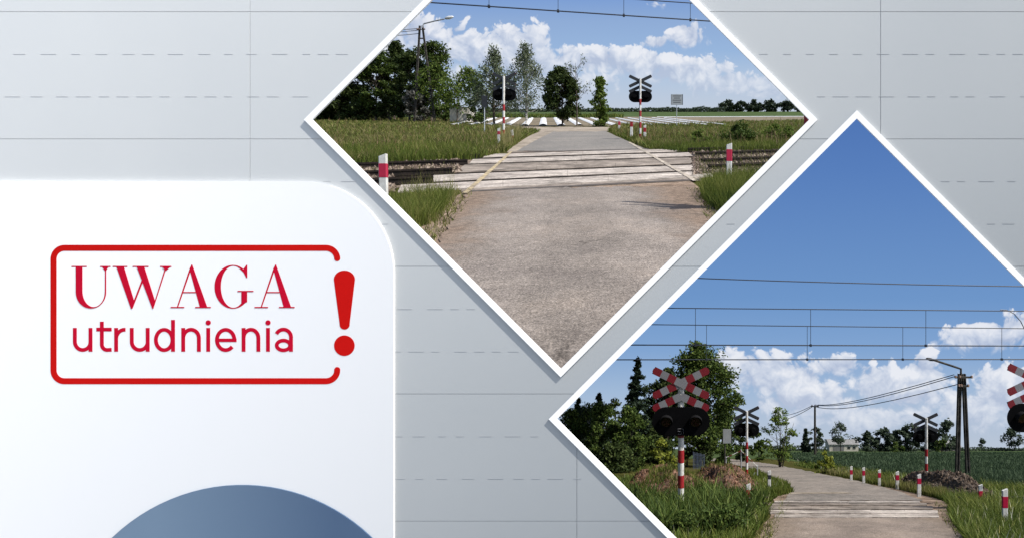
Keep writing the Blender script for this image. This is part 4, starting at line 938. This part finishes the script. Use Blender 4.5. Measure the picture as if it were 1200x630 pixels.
# ------------------------------------------------------------------ crossing signals
def band_pole(root, base, H, r, first_red=True, bh=.31, upto=None):
    MB().tube([base + Vector((0, 0, -.1)), base + Vector((0, 0, H))], r, 14).build('pole', M['white'], root, smooth=False)
    z = .0 if first_red else bh
    while z + bh < (upto or H):
        MB().tube([base + Vector((0, 0, max(z, -.05))), base + Vector((0, 0, z + bh))], r + .003, 14).build('band', M['red'], root)
        z += 2 * bh
def signal(s, px, by, ty, half_px, front, label, group=None, mark=None, first_red=True, hung=None):
    base = G(s, px, by); mpp = base.y / F; H = (by - ty) * mpp; k = half_px * mpp / .685     # head scale, half arm span
    root = thing('crossing_signal', base, label, 'crossing signal', group)
    sg = -1 if front else 1                       # side the face points to, along Y
    r = .075 if k > .95 else .058
    zc = H - .33 * k; zv = zc - .52 * k; zo = zc - .93 * k
    if hung:             # hung from added supports, keeping its road shadow: only the upper pole is there
        zb = (by - hung) * mpp; ph = zc + .12 * k
        MB().tube([base + Vector((0, 0, zb)), base + Vector((0, 0, ph + 1.0))], r, 14).build('pole', M['white'], root)
        MB().tube([base + Vector((0, 0, zb - .01)), base + Vector((0, 0, zb + .75))], r + .003, 14).build('band', M['red'], root)
        top = base + Vector((0, 0, ph + 1.0))           # added span wire and unseen masts, so the signal's shadow stays on the road
        for X, lv in ((-17.0, 1), (17.0, 2)):
            foot = Vector((X, base.y, gz(lv, base.y))); head = Vector((X, base.y, top.z + 1.2))
            MB().tube([foot, head], [.16, .11], 12).build('added_mast', M['galv'], root)
            MB().tube([top, head], .007, 6).build('added_span_wire', M['wire'], root)
    else: band_pole(root, base, zc + (.04 if front else .13) * k, r, first_red, upto=zo - .1)
    y0 = base.y + sg * (r + .012)
    def arm(p0, p1, wd, y, parts, split):
        """board from p0 to p1 (x,z), white with red pieces proud of it"""
        d = (p1 - p0); L = d.length; d.normalize(); nrm = Vector((-d.y, d.x))
        def quad(a, b, o, t, m, nm, par, pointed=False):
            A, Bq = p0 + d * a, p0 + d * b
            pl = [A - nrm * wd / 2, Bq - nrm * wd / 2, Bq + nrm * wd / 2, A + nrm * wd / 2]
            if pointed == 'end': pl = [A - nrm * wd / 2, Bq - d * wd * .28 - nrm * wd / 2, Bq - nrm * wd * .2, Bq + nrm * wd * .2, Bq - d * wd * .28 + nrm * wd / 2, A + nrm * wd / 2]
            if pointed == 'start': pl = [A + d * wd * .28 - nrm * wd / 2, Bq - nrm * wd / 2, Bq + nrm * wd / 2, A + d * wd * .28 + nrm * wd / 2, A + nrm * wd * .2, A - nrm * wd * .2]
            return MB().prism([Vector((base.x + q.x, y + sg * o, base.z + q.y)) for q in pl], Vector((0, sg * t, 0))).build(nm, m, par)
        for a, b, c, ptd in parts:
            quad(a * L, b * L, .006, .004, M['signred'] if c == 'r' else M['signwhite'], 'red_section' if c == 'r' else 'white_section', root, ptd)
        quad(.012 * L, .988 * L, 0, .0055, M['signback'], 'arm', root)
    full = [(0, .145, 'r', 'start'), (.145, .27, 'w', 0), (.27, .4, 'r', 0), (.4, .6, 'w', 0), (.6, .73, 'r', 0), (.73, .855, 'w', 0), (.855, 1, 'r', 'end')]
    half = [(0, .26, 'w', 0), (.26, .52, 'r', 0), (.52, .76, 'w', 0), (.76, 1, 'r', 'end')]
    wd = .185 * k; w2, h2 = .685 * k, .33 * k
    arm(Vector((-w2, zc - h2)), Vector((w2, zc + h2)), wd, y0, full, 0)
    arm(Vector((-w2, zc + h2)), Vector((w2, zc - h2)), wd, y0 + sg * .013, full, 0)
    arm(Vector((0, zv + .2 * k)), Vector((w2, zv - .12 * k)), wd, y0, half, 0)
    arm(Vector((0, zv + .2 * k)), Vector((-w2, zv - .12 * k)), wd, y0 + sg * .013, half, 0)
    # backboard: a stadium with a rolled rim, two lamps with hoods
    R = .35 * k; hx = .36 * k; yb = base.y + sg * (r + .03)
    ov = [Vector((base.x + hx + R * math.cos(a), yb, base.z + zo + R * math.sin(a))) for a in np.linspace(-math.pi / 2, math.pi / 2, 16)] + \
         [Vector((base.x - hx + R * math.cos(a), yb, base.z + zo + R * math.sin(a))) for a in np.linspace(math.pi / 2, 3 * math.pi / 2, 16)]
    bbd = MB().prism(ov, Vector((0, sg * .02, 0))).build('backboard', M['black'], root)
    for q in (-1, 1):
        cx, cz = base.x + q * hx, base.z + zo
        mb = MB(); n = 18
        mb.tube([(cx, yb - sg * .16, cz), (cx, yb - sg * .015, cz)], [.12 * k, .15 * k], 16)
        ho = mb.build('lamp_housing', M['black'], root)
        MB().tube([(cx, yb + sg * .021, cz), (cx, yb + sg * .035, cz)], [.13 * k, .11 * k], 20).build('lens', M['lens'], ho)
        vs = []; fs = []
        for i in range(n + 1):
            a = math.radians(-25 + 230 * i / n); ex = .22 * (1 - .55 * abs(i / n - .5) * 2 * .8)
            for rr_, yy in ((.16, .02), (.16, .02 + ex), (.15, .02 + ex), (.15, .02)): vs.append((cx + rr_ * k * math.cos(a), yb + sg * yy, cz + rr_ * k * math.sin(a)))
        for i in range(n):
            for j in range(4): fs.append((i * 4 + j, i * 4 + (j + 1) % 4, (i + 1) * 4 + (j + 1) % 4, (i + 1) * 4 + j))
        MB().add(vs, fs).build('hood', M['hood'], ho)
    MB().tube([(base.x, yb - sg * .05, base.z + zo), (base.x, yb - sg * .001, base.z + zo)], .05, 10).build('bracket', M['signback'], root)
    if mark:        # the number plate letters under the lamps
        mb = MB(); z0 = base.z + zo - R + .045; u = .075; yy = yb + sg * .0215
        def seg(x0, z0_, x1, z1): mb.bar((base.x + x0 * u - .07, yy + sg * .003, z0 + z0_ * u), (base.x + x1 * u - .07, yy + sg * .003, z0 + z1 * u), .006, .024, Vector((0, 1, 0)))
        for a in ((0, 0, 1, 0), (1, 0, 1, .85), (1, .85, 0, .85), (0, .85, 0, 1.7), (0, 1.7, 1, 1.7)): seg(*a)
        for a in ((1.7, 0, 1.7, 1.7), (1.7, 1.7, 1.4, 1.35)): seg(*a)
        mb.build('lettering', M['signwhite'], root)
    return root
signal(1, 590.3, 167.5, 85.5, 13.5, False, 'back of the crossing signal on a banded pole in front of the grey green tree', 'crossing signals seen from behind', first_red=False)
signal(1, 750.3, 164, 88.5, 13.2, False, 'back of the crossing signal standing free against the sky, right of the road', 'crossing signals seen from behind')
signal(1, 946.8, 252, -10, 46, True, 'near crossing signal whose dark red pole shows at the right corner of the upper diamond', hung=166)
signal(2, 798, 600, 432, 32.5, True, 'near crossing signal with red and white saltire and black lamp board on the left', mark='S1')
signal(2, 1211, 598, 428, 32.5, True, 'crossing signal with red and white saltire cut off by the right edge')
signal(2, 875.2, 565, 477, 14.5, False, 'back of the crossing signal beside the reddish soil heap', 'crossing signals seen from behind', first_red=False)
signal(2, 1085.6, 568, 485, 14.2, False, 'back of the crossing signal beside the dark soil heap', 'crossing signals seen from behind')

# ------------------------------------------------------------------ delineator posts
def post(s, px, by, ty, wpx, bands, label, m='pink', group='banded marker posts', lean=0.0):
    base = G(s, px, by, -.08); mpp = base.y / F; H = (by - ty) * mpp + .08; wd = wpx * mpp; dp = wd * .45
    root = thing('marker_post', base, label, 'marker post', group)
    tilt = Vector((lean, 0, 0)); b = .012
    def prof(z, g=0, zoff=(0, 0)):
        c = base + tilt * z
        return [c + Vector((x * (wd / 2 + g), y * (dp / 2 + g), z + (zoff[0] if x < 0 else zoff[1]))) for x, y in ((-.8, -1), (.8, -1), (1, -.6), (1, .6), (.8, 1), (-.8, 1), (-1, .6), (-1, -.6))]
    lo, hi = prof(0), prof(H, 0, (-wd * .32, 0))
    mb = MB(); mb.add(lo + hi, [tuple(range(7, -1, -1)), tuple(range(8, 16))] + [(i, (i + 1) % 8, (i + 1) % 8 + 8, i + 8) for i in range(8)])
    mb.build('body', M['white'], root)
    for a, c in bands:
        lo, hi = prof(.08 + a * (H - .08), .003), prof(.08 + c * (H - .08), .003)
        MB().add(lo + hi, [tuple(range(7, -1, -1)), tuple(range(8, 16))] + [(i, (i + 1) % 8, (i + 1) % 8 + 8, i + 8) for i in range(8)]).build('band', M[m], root)
    return root
post(1, 450, 233, 180.5, 9.5, [(.47, .78)], 'banded marker post in front of the rails left of the road', lean=-.02)
post(1, 854.5, 205, 168, 6.6, [(.43, .8)], 'banded marker post in front of the rails right of the road')
post(1, 584.6, 173, 150, 3.2, [(.66, .82)], 'small pale marker post left of the far left signal pole')
post(1, 725.6, 153.5, 139, 2.4, [(.45, .75)], 'thin marker post farthest along the right road edge')
post(1, 740, 162, 142, 3.2, [(.66, .95)], 'marker post just left of the right signal pole', 'red')
post(1, 755.6, 163.5, 146.5, 3.2, [(.5, .8)], 'marker post just right of the right signal pole', 'red')
post(1, 600, 170, 152, 3.0, [(.3, .6)], 'weathered marker post right of the far left signal pole', 'red')
post(2, 877, 594, 566, 5.0, [(.45, .75)], 'worn marker post in the grass below the second signal')
post(2, 901.5, 577, 550.5, 3.6, [(.62, .8)], 'thin pale marker post on the left road edge', 'signback')
for px, by, ty, wpx, bd, lab in [(997.5, 563, 545.5, 3.4, [(.45, .75)], 'small marker post, leftmost of the row along the right verge'), (1012, 566, 546.8, 3.6, [(.5, .8)], 'marker post, second from left in the row along the right verge'),
        (1030.5, 568.5, 549.5, 3.8, [(.5, .8)], 'marker post, third from left in the row along the right verge'), (1051.5, 573, 551.5, 4.4, [(.52, .8)], 'marker post, fourth from left in the row, left of the dark soil heap'),
        (1077, 582, 554.8, 5.0, [(.58, .82)], 'marker post standing in front of the dark soil heap'), (1149, 590, 567, 5.4, [(.22, .68)], 'short marker post right of the dark soil heap'), (1177.5, 616, 572, 7.4, [(.5, .8)], 'largest marker post near the right edge in the grass')]:
    post(2, px, by, ty, wpx * .86, bd, lab, group='banded marker posts on the right verge')

# ------------------------------------------------------------------ plate signs
def plate_sign(s, px, by, ty, x0, x1, y0, y1, m, label, lines=0, front=False, post_m='galv', group=None):
    base = G(s, px, by, -.05); mpp = base.y / F; root = thing('road_sign', base, label, 'sign', group)
    P = lambda x, y: Vector(((x - PX) / F * base.y, base.y, -(y - PY) / F * base.y))
    MB().tube([base, P(px, ty)], .032, 8).build('post', M[post_m], root)
    a = P(x0, y0); b = P(x1, y1); c = (a + b) / 2 + Vector((0, -.05, 0))
    ww, hh = abs(b.x - a.x), abs(a.z - b.z)
    pl = MB().box(c, ww, .02, hh).build('plate', M[m], root)
    for e in (-1, 1): MB().box(c + Vector((e * ww * .49, -.012, 0)), ww * .03, .02, hh * 1.01).build('rim', M['signback'], pl)
    for q in (.3, -.3): MB().box(c + Vector((0, .03, q * hh)), ww * .8, .03, .05).build('clamp', M['galv'], root)
    for i in range(lines):
        MB().box(c + Vector((0, -.0115, hh * (.34 - .2 * i))), ww * (.7, .5, .72, .6)[i % 4], .003, hh * .06).build('text_line', M['signback'], pl)
    return root
plate_sign(1, 567.8, 158, 112, 564.6, 571.6, 112.5, 126, 'signback', 'small dark sign plate on a thin post left of the far left signal')
plate_sign(1, 793, 148.5, 110.5, 786.4, 800.2, 111, 123.4, 'greysign', 'grey rectangular sign plate on a thin post in the right field', lines=4)
plate_sign(2, 849.5, 563, 502, 847, 857.5, 502, 518.5, 'greysign', 'grey sign back on a post left of the second signal', post_m='pole')

# ------------------------------------------------------------------ double utility poles with lamp, wires
def ladder_leg(root, a, b, w0, w1):
    """concrete pole with two flanges and a web of rungs"""
    a = Vector(a); b = Vector(b); d = (b - a).normalized(); L = (b - a).length
    mb = MB(); x = Vector((1, 0, 0)) - d * d.x; x.normalize()
    mb.bar(a - x * w0 * .36, b - x * w1 * .36, w0 * .3, w0 * .8, Vector((0, 1, 0)))
    mb.bar(a + x * w0 * .36, b + x * w1 * .36, w0 * .3, w0 * .8, Vector((0, 1, 0)))
    n = max(8, int(L / .55))
    for i in range(n): 
        p = a + d * L * (i + .5) / n; mb.box(p, w0 * .6, w0 * .5, L / n * .42, (x, Vector((0, 1, 0)), d))
    return mb.build('leg', M['pole'], root)
def lamp_pole(s, legs, by, top, arm_pts, head, arms, label, w0, mw):
    base = G(s, (legs[0] + legs[1]) / 2, by); Y = base.y; root = thing('double_utility_pole', base, label, 'utility pole')
    P = lambda x, y, dy=0: at(x, y, Y) + Vector((0, dy, 0))
    ladder_leg(root, P(legs[0], by + 1), P(top[0] - 2.2 * mw, top[1]), w0, w0 * .75); ladder_leg(root, P(legs[1], by + 1), P(top[0] + 2.2 * mw, top[1]), w0, w0 * .75)
    mid = top[1] + (by - top[1]) * .13; f = .13
    MB().bar(P(top[0] + (legs[0] - top[0]) * f - 3 * mw, mid), P(top[0] + (legs[1] - top[0]) * f + 3 * mw, mid), w0 * .5, w0 * .5).build('brace', M['pole'], root)
    for (x0, x1, y) in arms:
        ca = MB().bar(P(x0, y, -.2), P(x1, y, -.2), .09, .09).build('crossarm', M['pole'], root)
        for q in (x0 + .6, x0 * .72 + x1 * .28, x1 - .6):
            MB().tube([P(q, y + .2, -.2), P(q, y - 2.0 * mw, -.2)], [.07, .05], 8).build('insulator', M['insul'], ca)
    la = MB().tube([P(x, y, -.1) for x, y in arm_pts], .055 * max(1, Y / 50), 8).build('lamp_arm', M['galv'] if s == 1 else M['pole'], root)
    hx0, hx1, hy = head; a, b = P(hx0, hy[0], -.1), P(hx1, hy[1], -.1); d = b - a
    MB().tube([a, a + d * .12, a + d * .45, a + d * .85, b], [abs(d.x) * q for q in (.05, .13, .19, .13, .03)], 10).build('lamp_head', M['lampgrey'] if s == 1 else M['pole'], root, smooth=True)
    return root, Y
r1, Y1 = lamp_pole(1, (485.5, 510), 144, (493.5, 30.5), [(495, 33), (497, 28.5), (510, 25.2), (521, 23)], (521.5, 532, (22.4, 20.2)), [(489, 499, 35.5)], 'double concrete utility pole with street lamp in front of the dark wood', .24, .7)
r2, Y2 = lamp_pole(2, (1121.6, 1134.6), 561, (1127, 437.5), [(1125, 438), (1125, 431.5), (1118, 429), (1092, 420.6)], (1094, 1084, (421.5, 419.0)), [(1117, 1137, 440.8), (1121, 1133, 451)], 'double concrete utility pole with street lamp beside the dark soil heap', .2, 1.0)
# distant single pole
b = G(2, 955, 533); rp = thing('utility_pole', b, 'single dark utility pole far along the road', 'utility pole')
MB().tube([b, at(955, 475, b.y)], [.26, .2], 8).build('pole', M['pole'], rp)
ca = MB().bar(at(950.5, 475.6, b.y), at(959.5, 475.6, b.y), .22, .22).build('crossarm', M['pole'], rp)
for x in (951.5, 955, 958.5): MB().tube([at(x, 475.6, b.y), at(x, 473.8, b.y)], .12, 6).build('insulator', M['insul'], ca)
def wire(name, a, b, sag, r, label, group=None, parent=None, n=14):
    pts = [a + (b - a) * t + Vector((0, 0, -4 * sag * t * (1 - t))) for t in np.linspace(0, 1, n)]
    ra, rb_ = (r if hasattr(r, '__len__') else (r, r))
    o = MB().tube(pts, [ra + (rb_ - ra) * t for t in np.linspace(0, 1, n)], 5).build(name, M['wire'], parent, smooth=True)
    if parent is None: tag(o, label, 'wire', group)
    return o
for (x0, y0, x1, y1, sg, lab) in [(1118, 438.5, 958.5, 473.8, .5, 'upper power line between the double pole and the distant pole'), (1121, 440, 955, 473.8, .7, 'middle power line between the double pole and the distant pole'), (1121.5, 450, 951.5, 474.8, .9, 'lower power line between the double pole and the distant pole')]:
    wire('power_line', at(x0, y0, Y2), at(x1, y1, b.y), sg, (.022, .075), lab)
for y0, y1, q in ((474.6, 486, 'upper'), (476, 492, 'lower')): wire('power_line', at(952, y0, b.y), at(905, y1, b.y * 1.6), 1.0, .07, q + ' of two power lines continuing left from the distant pole', 'power lines beyond the distant pole')
for y0, y1, lab in ((33.6, 32.2, 'uppermost of the power lines running left from the double lamp pole'), (35.5, 36.8, 'middle power line running left from the double lamp pole'), (39.5, 40.5, 'lowest of the power lines running left from the double lamp pole')):
    wire('power_line', at(491, y0, Y1), at(380, y1, Y1 * .9), .3, .045, lab)

# ------------------------------------------------------------------ overhead line
def catenary(s, Y, slope_dY, contact, messenger, drops, label, r=.017, parts_r=None):
    (ax, ay), (bx, by) = contact; (cx, cy), (dx, dy) = messenger
    yy = lambda x: Y * (1 + slope_dY * (x - ax) / 1000)
    root = thing('overhead_line', at(ax, ay, yy(ax)), label, 'overhead line')
    wire('contact_wire', at(ax, ay, yy(ax)), at(bx, by, yy(bx)), 0, r, None, parent=root, n=20)
    wire('messenger_wire', at(cx, cy, yy(cx)), at(dx, dy, yy(dx)), 0, r * .8, None, parent=root, n=20)
    for x in drops:
        y0 = ay + (by - ay) * (x - ax) / (bx - ax); y1 = cy + (dy - cy) * (x - cx) / (dx - cx)
        dr = MB().tube([at(x, y0, yy(x)), at(x, y1, yy(x))], r * .45, 5).build('dropper', M['wire'], root)
        MB().box(at(x, y0, yy(x)), r * 3.2, r * 3.2, r * 4).build('clamp', M['wire'], dr)
    return root
catenary(1, 19.5, .3, ((440, -1), (880, 28.2)), ((440, -20.5), (880, 8.5)), (490, 573, 654, 731, 809), 'railway overhead line with droppers above the striped field crossing', r=.022)
catenary(2, 15.5, .02, ((712, 403.6), (1320, 405.2)), ((755, 360.4), (1320, 365.2)), (815, 950, 1085), 'nearer railway overhead line, with the widest drop spacing', r=.016)
catenary(2, 18.0, .02, ((696, 421.0), (1320, 420.5)), ((738, 379.6), (1320, 385.8)), (828, 946, 1058, 1174), 'farther railway overhead line just above the trees', r=.017)
wire('feeder_wire', at(791, 324.8, 15.5), at(1320, 336.5, 16), .05, .014, 'single topmost feeder wire crossing the blue sky')
pts = [at(1172, 362.6, 15.6), at(1180, 363, 15.6), at(1188, 367, 15.6), at(1196, 376, 15.6), at(1204, 392, 15.6), at(1210, 404, 15.6)]
tag(MB().tube(pts, .012, 5).build('jumper_cable', M['wire']), 'short cable curving down between two overhead wires near the right edge', 'cable')

# ------------------------------------------------------------------ soil heaps
def heap(s, px, by, ty, wpx, dpx, seed, m, mc, label, nclod=900):
    """uneven mound; by: front foot, dpx: pixel rows the foot spans in depth"""
    c = G(s, px, by - dpx / 2); front = G(s, px, by).y; back_ = G(s, px, by - dpx).y; mpp = c.y / F
    RX = wpx / 2 * mpp; RY = (back_ - front) / 2; cy = (back_ + front) / 2; H = ((by - dpx / 2) - ty) * mpp * .98
    rng = np.random.default_rng(seed); root = thing('soil_heap', Vector((c.x, cy, gz(s, cy))), label, 'soil heap')
    ph = rng.uniform(0, 6, 12)
    def hfun(u, v):
        r2 = u * u + v * v; e = np.maximum(0, 1 - r2) ** 1.15
        return H * e * (1 + .16 * np.sin(5 * u + ph[0]) * np.cos(4 * v + ph[1]) + .1 * np.sin(11 * u + ph[2] + 3 * v) + .06 * np.cos(17 * v + ph[3] + 9 * u)) - .03
    n = 44; U, V = np.meshgrid(np.linspace(-1, 1, n), np.linspace(-1, 1, n)); Z = hfun(U, V) + rng.normal(0, .02 * H, U.shape)
    X = c.x + U * RX; Yv = cy + V * RY
    vs = [(X[i, j], Yv[i, j], gz(s, Yv[i, j]) + Z[i, j]) for i in range(n) for j in range(n)]
    fs = [(i * n + j, i * n + j + 1, (i + 1) * n + j + 1, (i + 1) * n + j) for i in range(n - 1) for j in range(n - 1) if U[i, j] ** 2 + V[i, j] ** 2 < 1.1]
    MB().add(vs, fs).build('mound', M[m], root, fix=False)
    u = rng.uniform(-1, 1, nclod * 2); v = rng.uniform(-1, 1, nclod * 2); k = u * u + v * v < 1; u, v = u[k], v[k]
    P = np.stack([c.x + u * RX, cy + v * RY, gz(s, cy + v * RY) + hfun(u, v)], 1); q = len(P)
    oc = np.array([(1, 0, 0), (0, 1, 0), (-1, 0, 0), (0, -1, 0), (0, 0, 1), (0, 0, -1)], float)
    fc = np.array([(0, 1, 4), (1, 2, 4), (2, 3, 4), (3, 0, 4), (1, 0, 5), (2, 1, 5), (3, 2, 5), (0, 3, 5)])
    R = .018 + .075 * rng.random(q) ** 3 * max(1, H)
    W3 = oc[None] * R[:, None, None] * rng.uniform(.5, 1.3, (q, 6, 1)) + rng.normal(0, .2, (q, 6, 3)) * R[:, None, None] + P[:, None, :]
    o = fast_mesh('clods', W3[:, fc].reshape(-1, 3, 3), M[mc], root, np.repeat(rng.random(q), 8), 3); o['kind'] = 'stuff'
    return root, (c.x, cy, RX, RY, hfun)
def heap_grass(s, hp, n, seed, m, h):
    root, (cx, cy, RX, RY, hf_) = hp; rng = np.random.default_rng(seed)
    u = rng.uniform(-1, 1, n); v = rng.uniform(-1, .6, n); k = (u * u + v * v < 1) & (np.sin(u * 7 + seed) * np.cos(v * 6 + seed) > -.1); u, v = u[k], v[k]; q = len(u)
    P = np.stack([cx + u * RX, cy + v * RY, gz(s, cy + v * RY) + hf_(u, v) - .01], 1); H = rng.uniform(h[0], h[1], q); W = .03 * rng.uniform(.6, 1.3, q)
    a = rng.uniform(0, 6.28, q); sd = np.stack([np.cos(a), np.sin(a), 0 * a], 1) * W[:, None] / 2; tip = P + np.stack([rng.normal(0, .3, q) * H, rng.normal(0, .3, q) * H, H], 1)
    o = fast_mesh('weeds', np.stack([P - sd, P + sd, tip + sd * .2, tip - sd * .2], 1), M[m], root, rng.random(q)); o['kind'] = 'stuff'
h1 = heap(2, 778, 588, 548, 118, 24, 1, 'clay', 'clod_red', 'weedy brown soil heap behind the near signal pole', 2200); heap_grass(2, h1, 6500, 2, 'grass', (.08, .26))
h2 = heap(2, 852, 586, 545.5, 92, 30, 2, 'clay', 'clod_red', 'reddish soil heap below the second crossing signal', 1900); heap_grass(2, h2, 1500, 5, 'grass', (.08, .25))
h3 = heap(2, 1110, 587, 552.5, 70, 19, 3, 'soil', 'clod', 'dark soil heap at the foot of the far right signal', 1800)
h4 = heap(2, 1076, 579, 563, 24, 9, 4, 'soil', 'clod', 'low tail of dark soil left of the right signal', 500)

# ------------------------------------------------------------------ small buildings, gate, tape
def house(s, x0, x1, by, ty, roof_h, wallm, roofm, label, openings, depth=5, over=.25, name='outbuilding'):
    base = G(s, (x0 + x1) / 2, by, -.1); Y = base.y; mpp = Y / F; W = (x1 - x0) * mpp; H = (by - ty) * mpp; root = thing(name, base, label, 'building')
    hw = H - roof_h * mpp
    MB().box(base + Vector((0, depth / 2, hw / 2)), W, depth, hw).build('wall', M[wallm], root)
    z = base.z + hw; xa, xb = base.x - W / 2 - over, base.x + W / 2 + over; ya, yb, ym = Y - over, Y + depth + over, Y + depth / 2; rh = roof_h * mpp
    MB().add([(xa, ya, z), (xb, ya, z), (xb, yb, z), (xa, yb, z), (xa, ym, z + rh), (xb, ym, z + rh)], [(0, 1, 5, 4), (2, 3, 4, 5), (1, 2, 5), (3, 0, 4), (3, 2, 1, 0)]).build('roof', M[roofm], root)
    for nm, a, b_, c, d_ in openings:
        w_ = MB().box(base + Vector((((a + b_) / 2 - .5) * W, -.015, (c + d_) / 2 * hw)), (b_ - a) * W, .06, (d_ - c) * hw).build(nm, M['glassdark'] if nm == 'window' else M['roofgrey'], root)
        MB().box(base + Vector((((a + b_) / 2 - .5) * W, -.06, c * hw)), (b_ - a) * W * 1.1, .05, .06).build('sill', M['plaster'], w_)
house(1, 527, 550, 143.6, 123.5, 1.2, 'plaster', 'plaster', 'small white outbuilding half hidden by the arching tree', [('door', .72, .86, 0, .6)], 2.5, .05)
house(2, 972, 1006, 528.2, 516.5, 3.2, 'plaster', 'roofgrey', 'low white farm building with grey roof beyond the crop field', [('door', .12, .5, 0, .75), ('window', .62, .72, .35, .7), ('window', .8, .9, .35, .7)], 8, .4, 'farm_building')
house(2, 1097, 1126, 528.2, 517.8, 5, 'pole', 'roofgrey', 'dark roofed low barn behind the double utility pole', [('door', .3, .5, 0, .8), ('window', .65, .75, .3, .7)], 8, .4, 'barn')
house(2, 676, 700, 544, 486, 8, 'plaster', 'roofgrey', 'grey roofed shed between the shrubs at the far left', [('window', .3, .5, .4, .7)], 4, .3, 'shed')

b = G(2, 819, 549); gt = thing('metal_gate', b, 'small bluish metal gate panel left of the reddish heap', 'gate'); mpp = b.y / F
M['gate'] = plain('blue_grey_gate', (.06, .075, .11), .5, .4, .1, 4)
for i in range(9):
    x = 812.5 + 13 * i / 8; MB().bar(at(x, 549, b.y), at(x, 529 + .35 * i, b.y), .05, .04).build('picket', M['gate'], gt)
for y in (532, 545): MB().bar(at(812, y, b.y + .04), at(826, y + 1.5 * (y < 540), b.y + .04), .06, .04).build('rail', M['gate'], gt)

b = G(2, 869, 561); tp = thing('tape_barrier', b, 'white and red tape strung between stakes beside the second signal', 'tape barrier')
for (x0, y0, x1, y1) in ((868.5, 563, 868.5, 526), (887.5, 562, 887.5, 544), (850.8, 563, 850.8, 534.5)): MB().tube([at(x0, y0, b.y), at(x1, y1, b.y)], .035, 7).build('stake', M['galv'], tp)
for (x0, y0, x1, y1, n) in ((850.8, 535.5, 868.5, 527.5, 5), (868.5, 527.5, 887.5, 545.5, 7), (887.5, 545.5, 880.5, 562.5, 5)):
    for i in range(n):
        a, c = i / n, (i + 1) / n - .002
        MB().bar(at(x0 + (x1 - x0) * a, y0 + (y1 - y0) * a, b.y - .05), at(x0 + (x1 - x0) * c, y0 + (y1 - y0) * c, b.y - .05), .012, .055, Vector((0, 1, 0))).build('tape', M['signred'] if i % 3 == 1 else M['white'], tp)
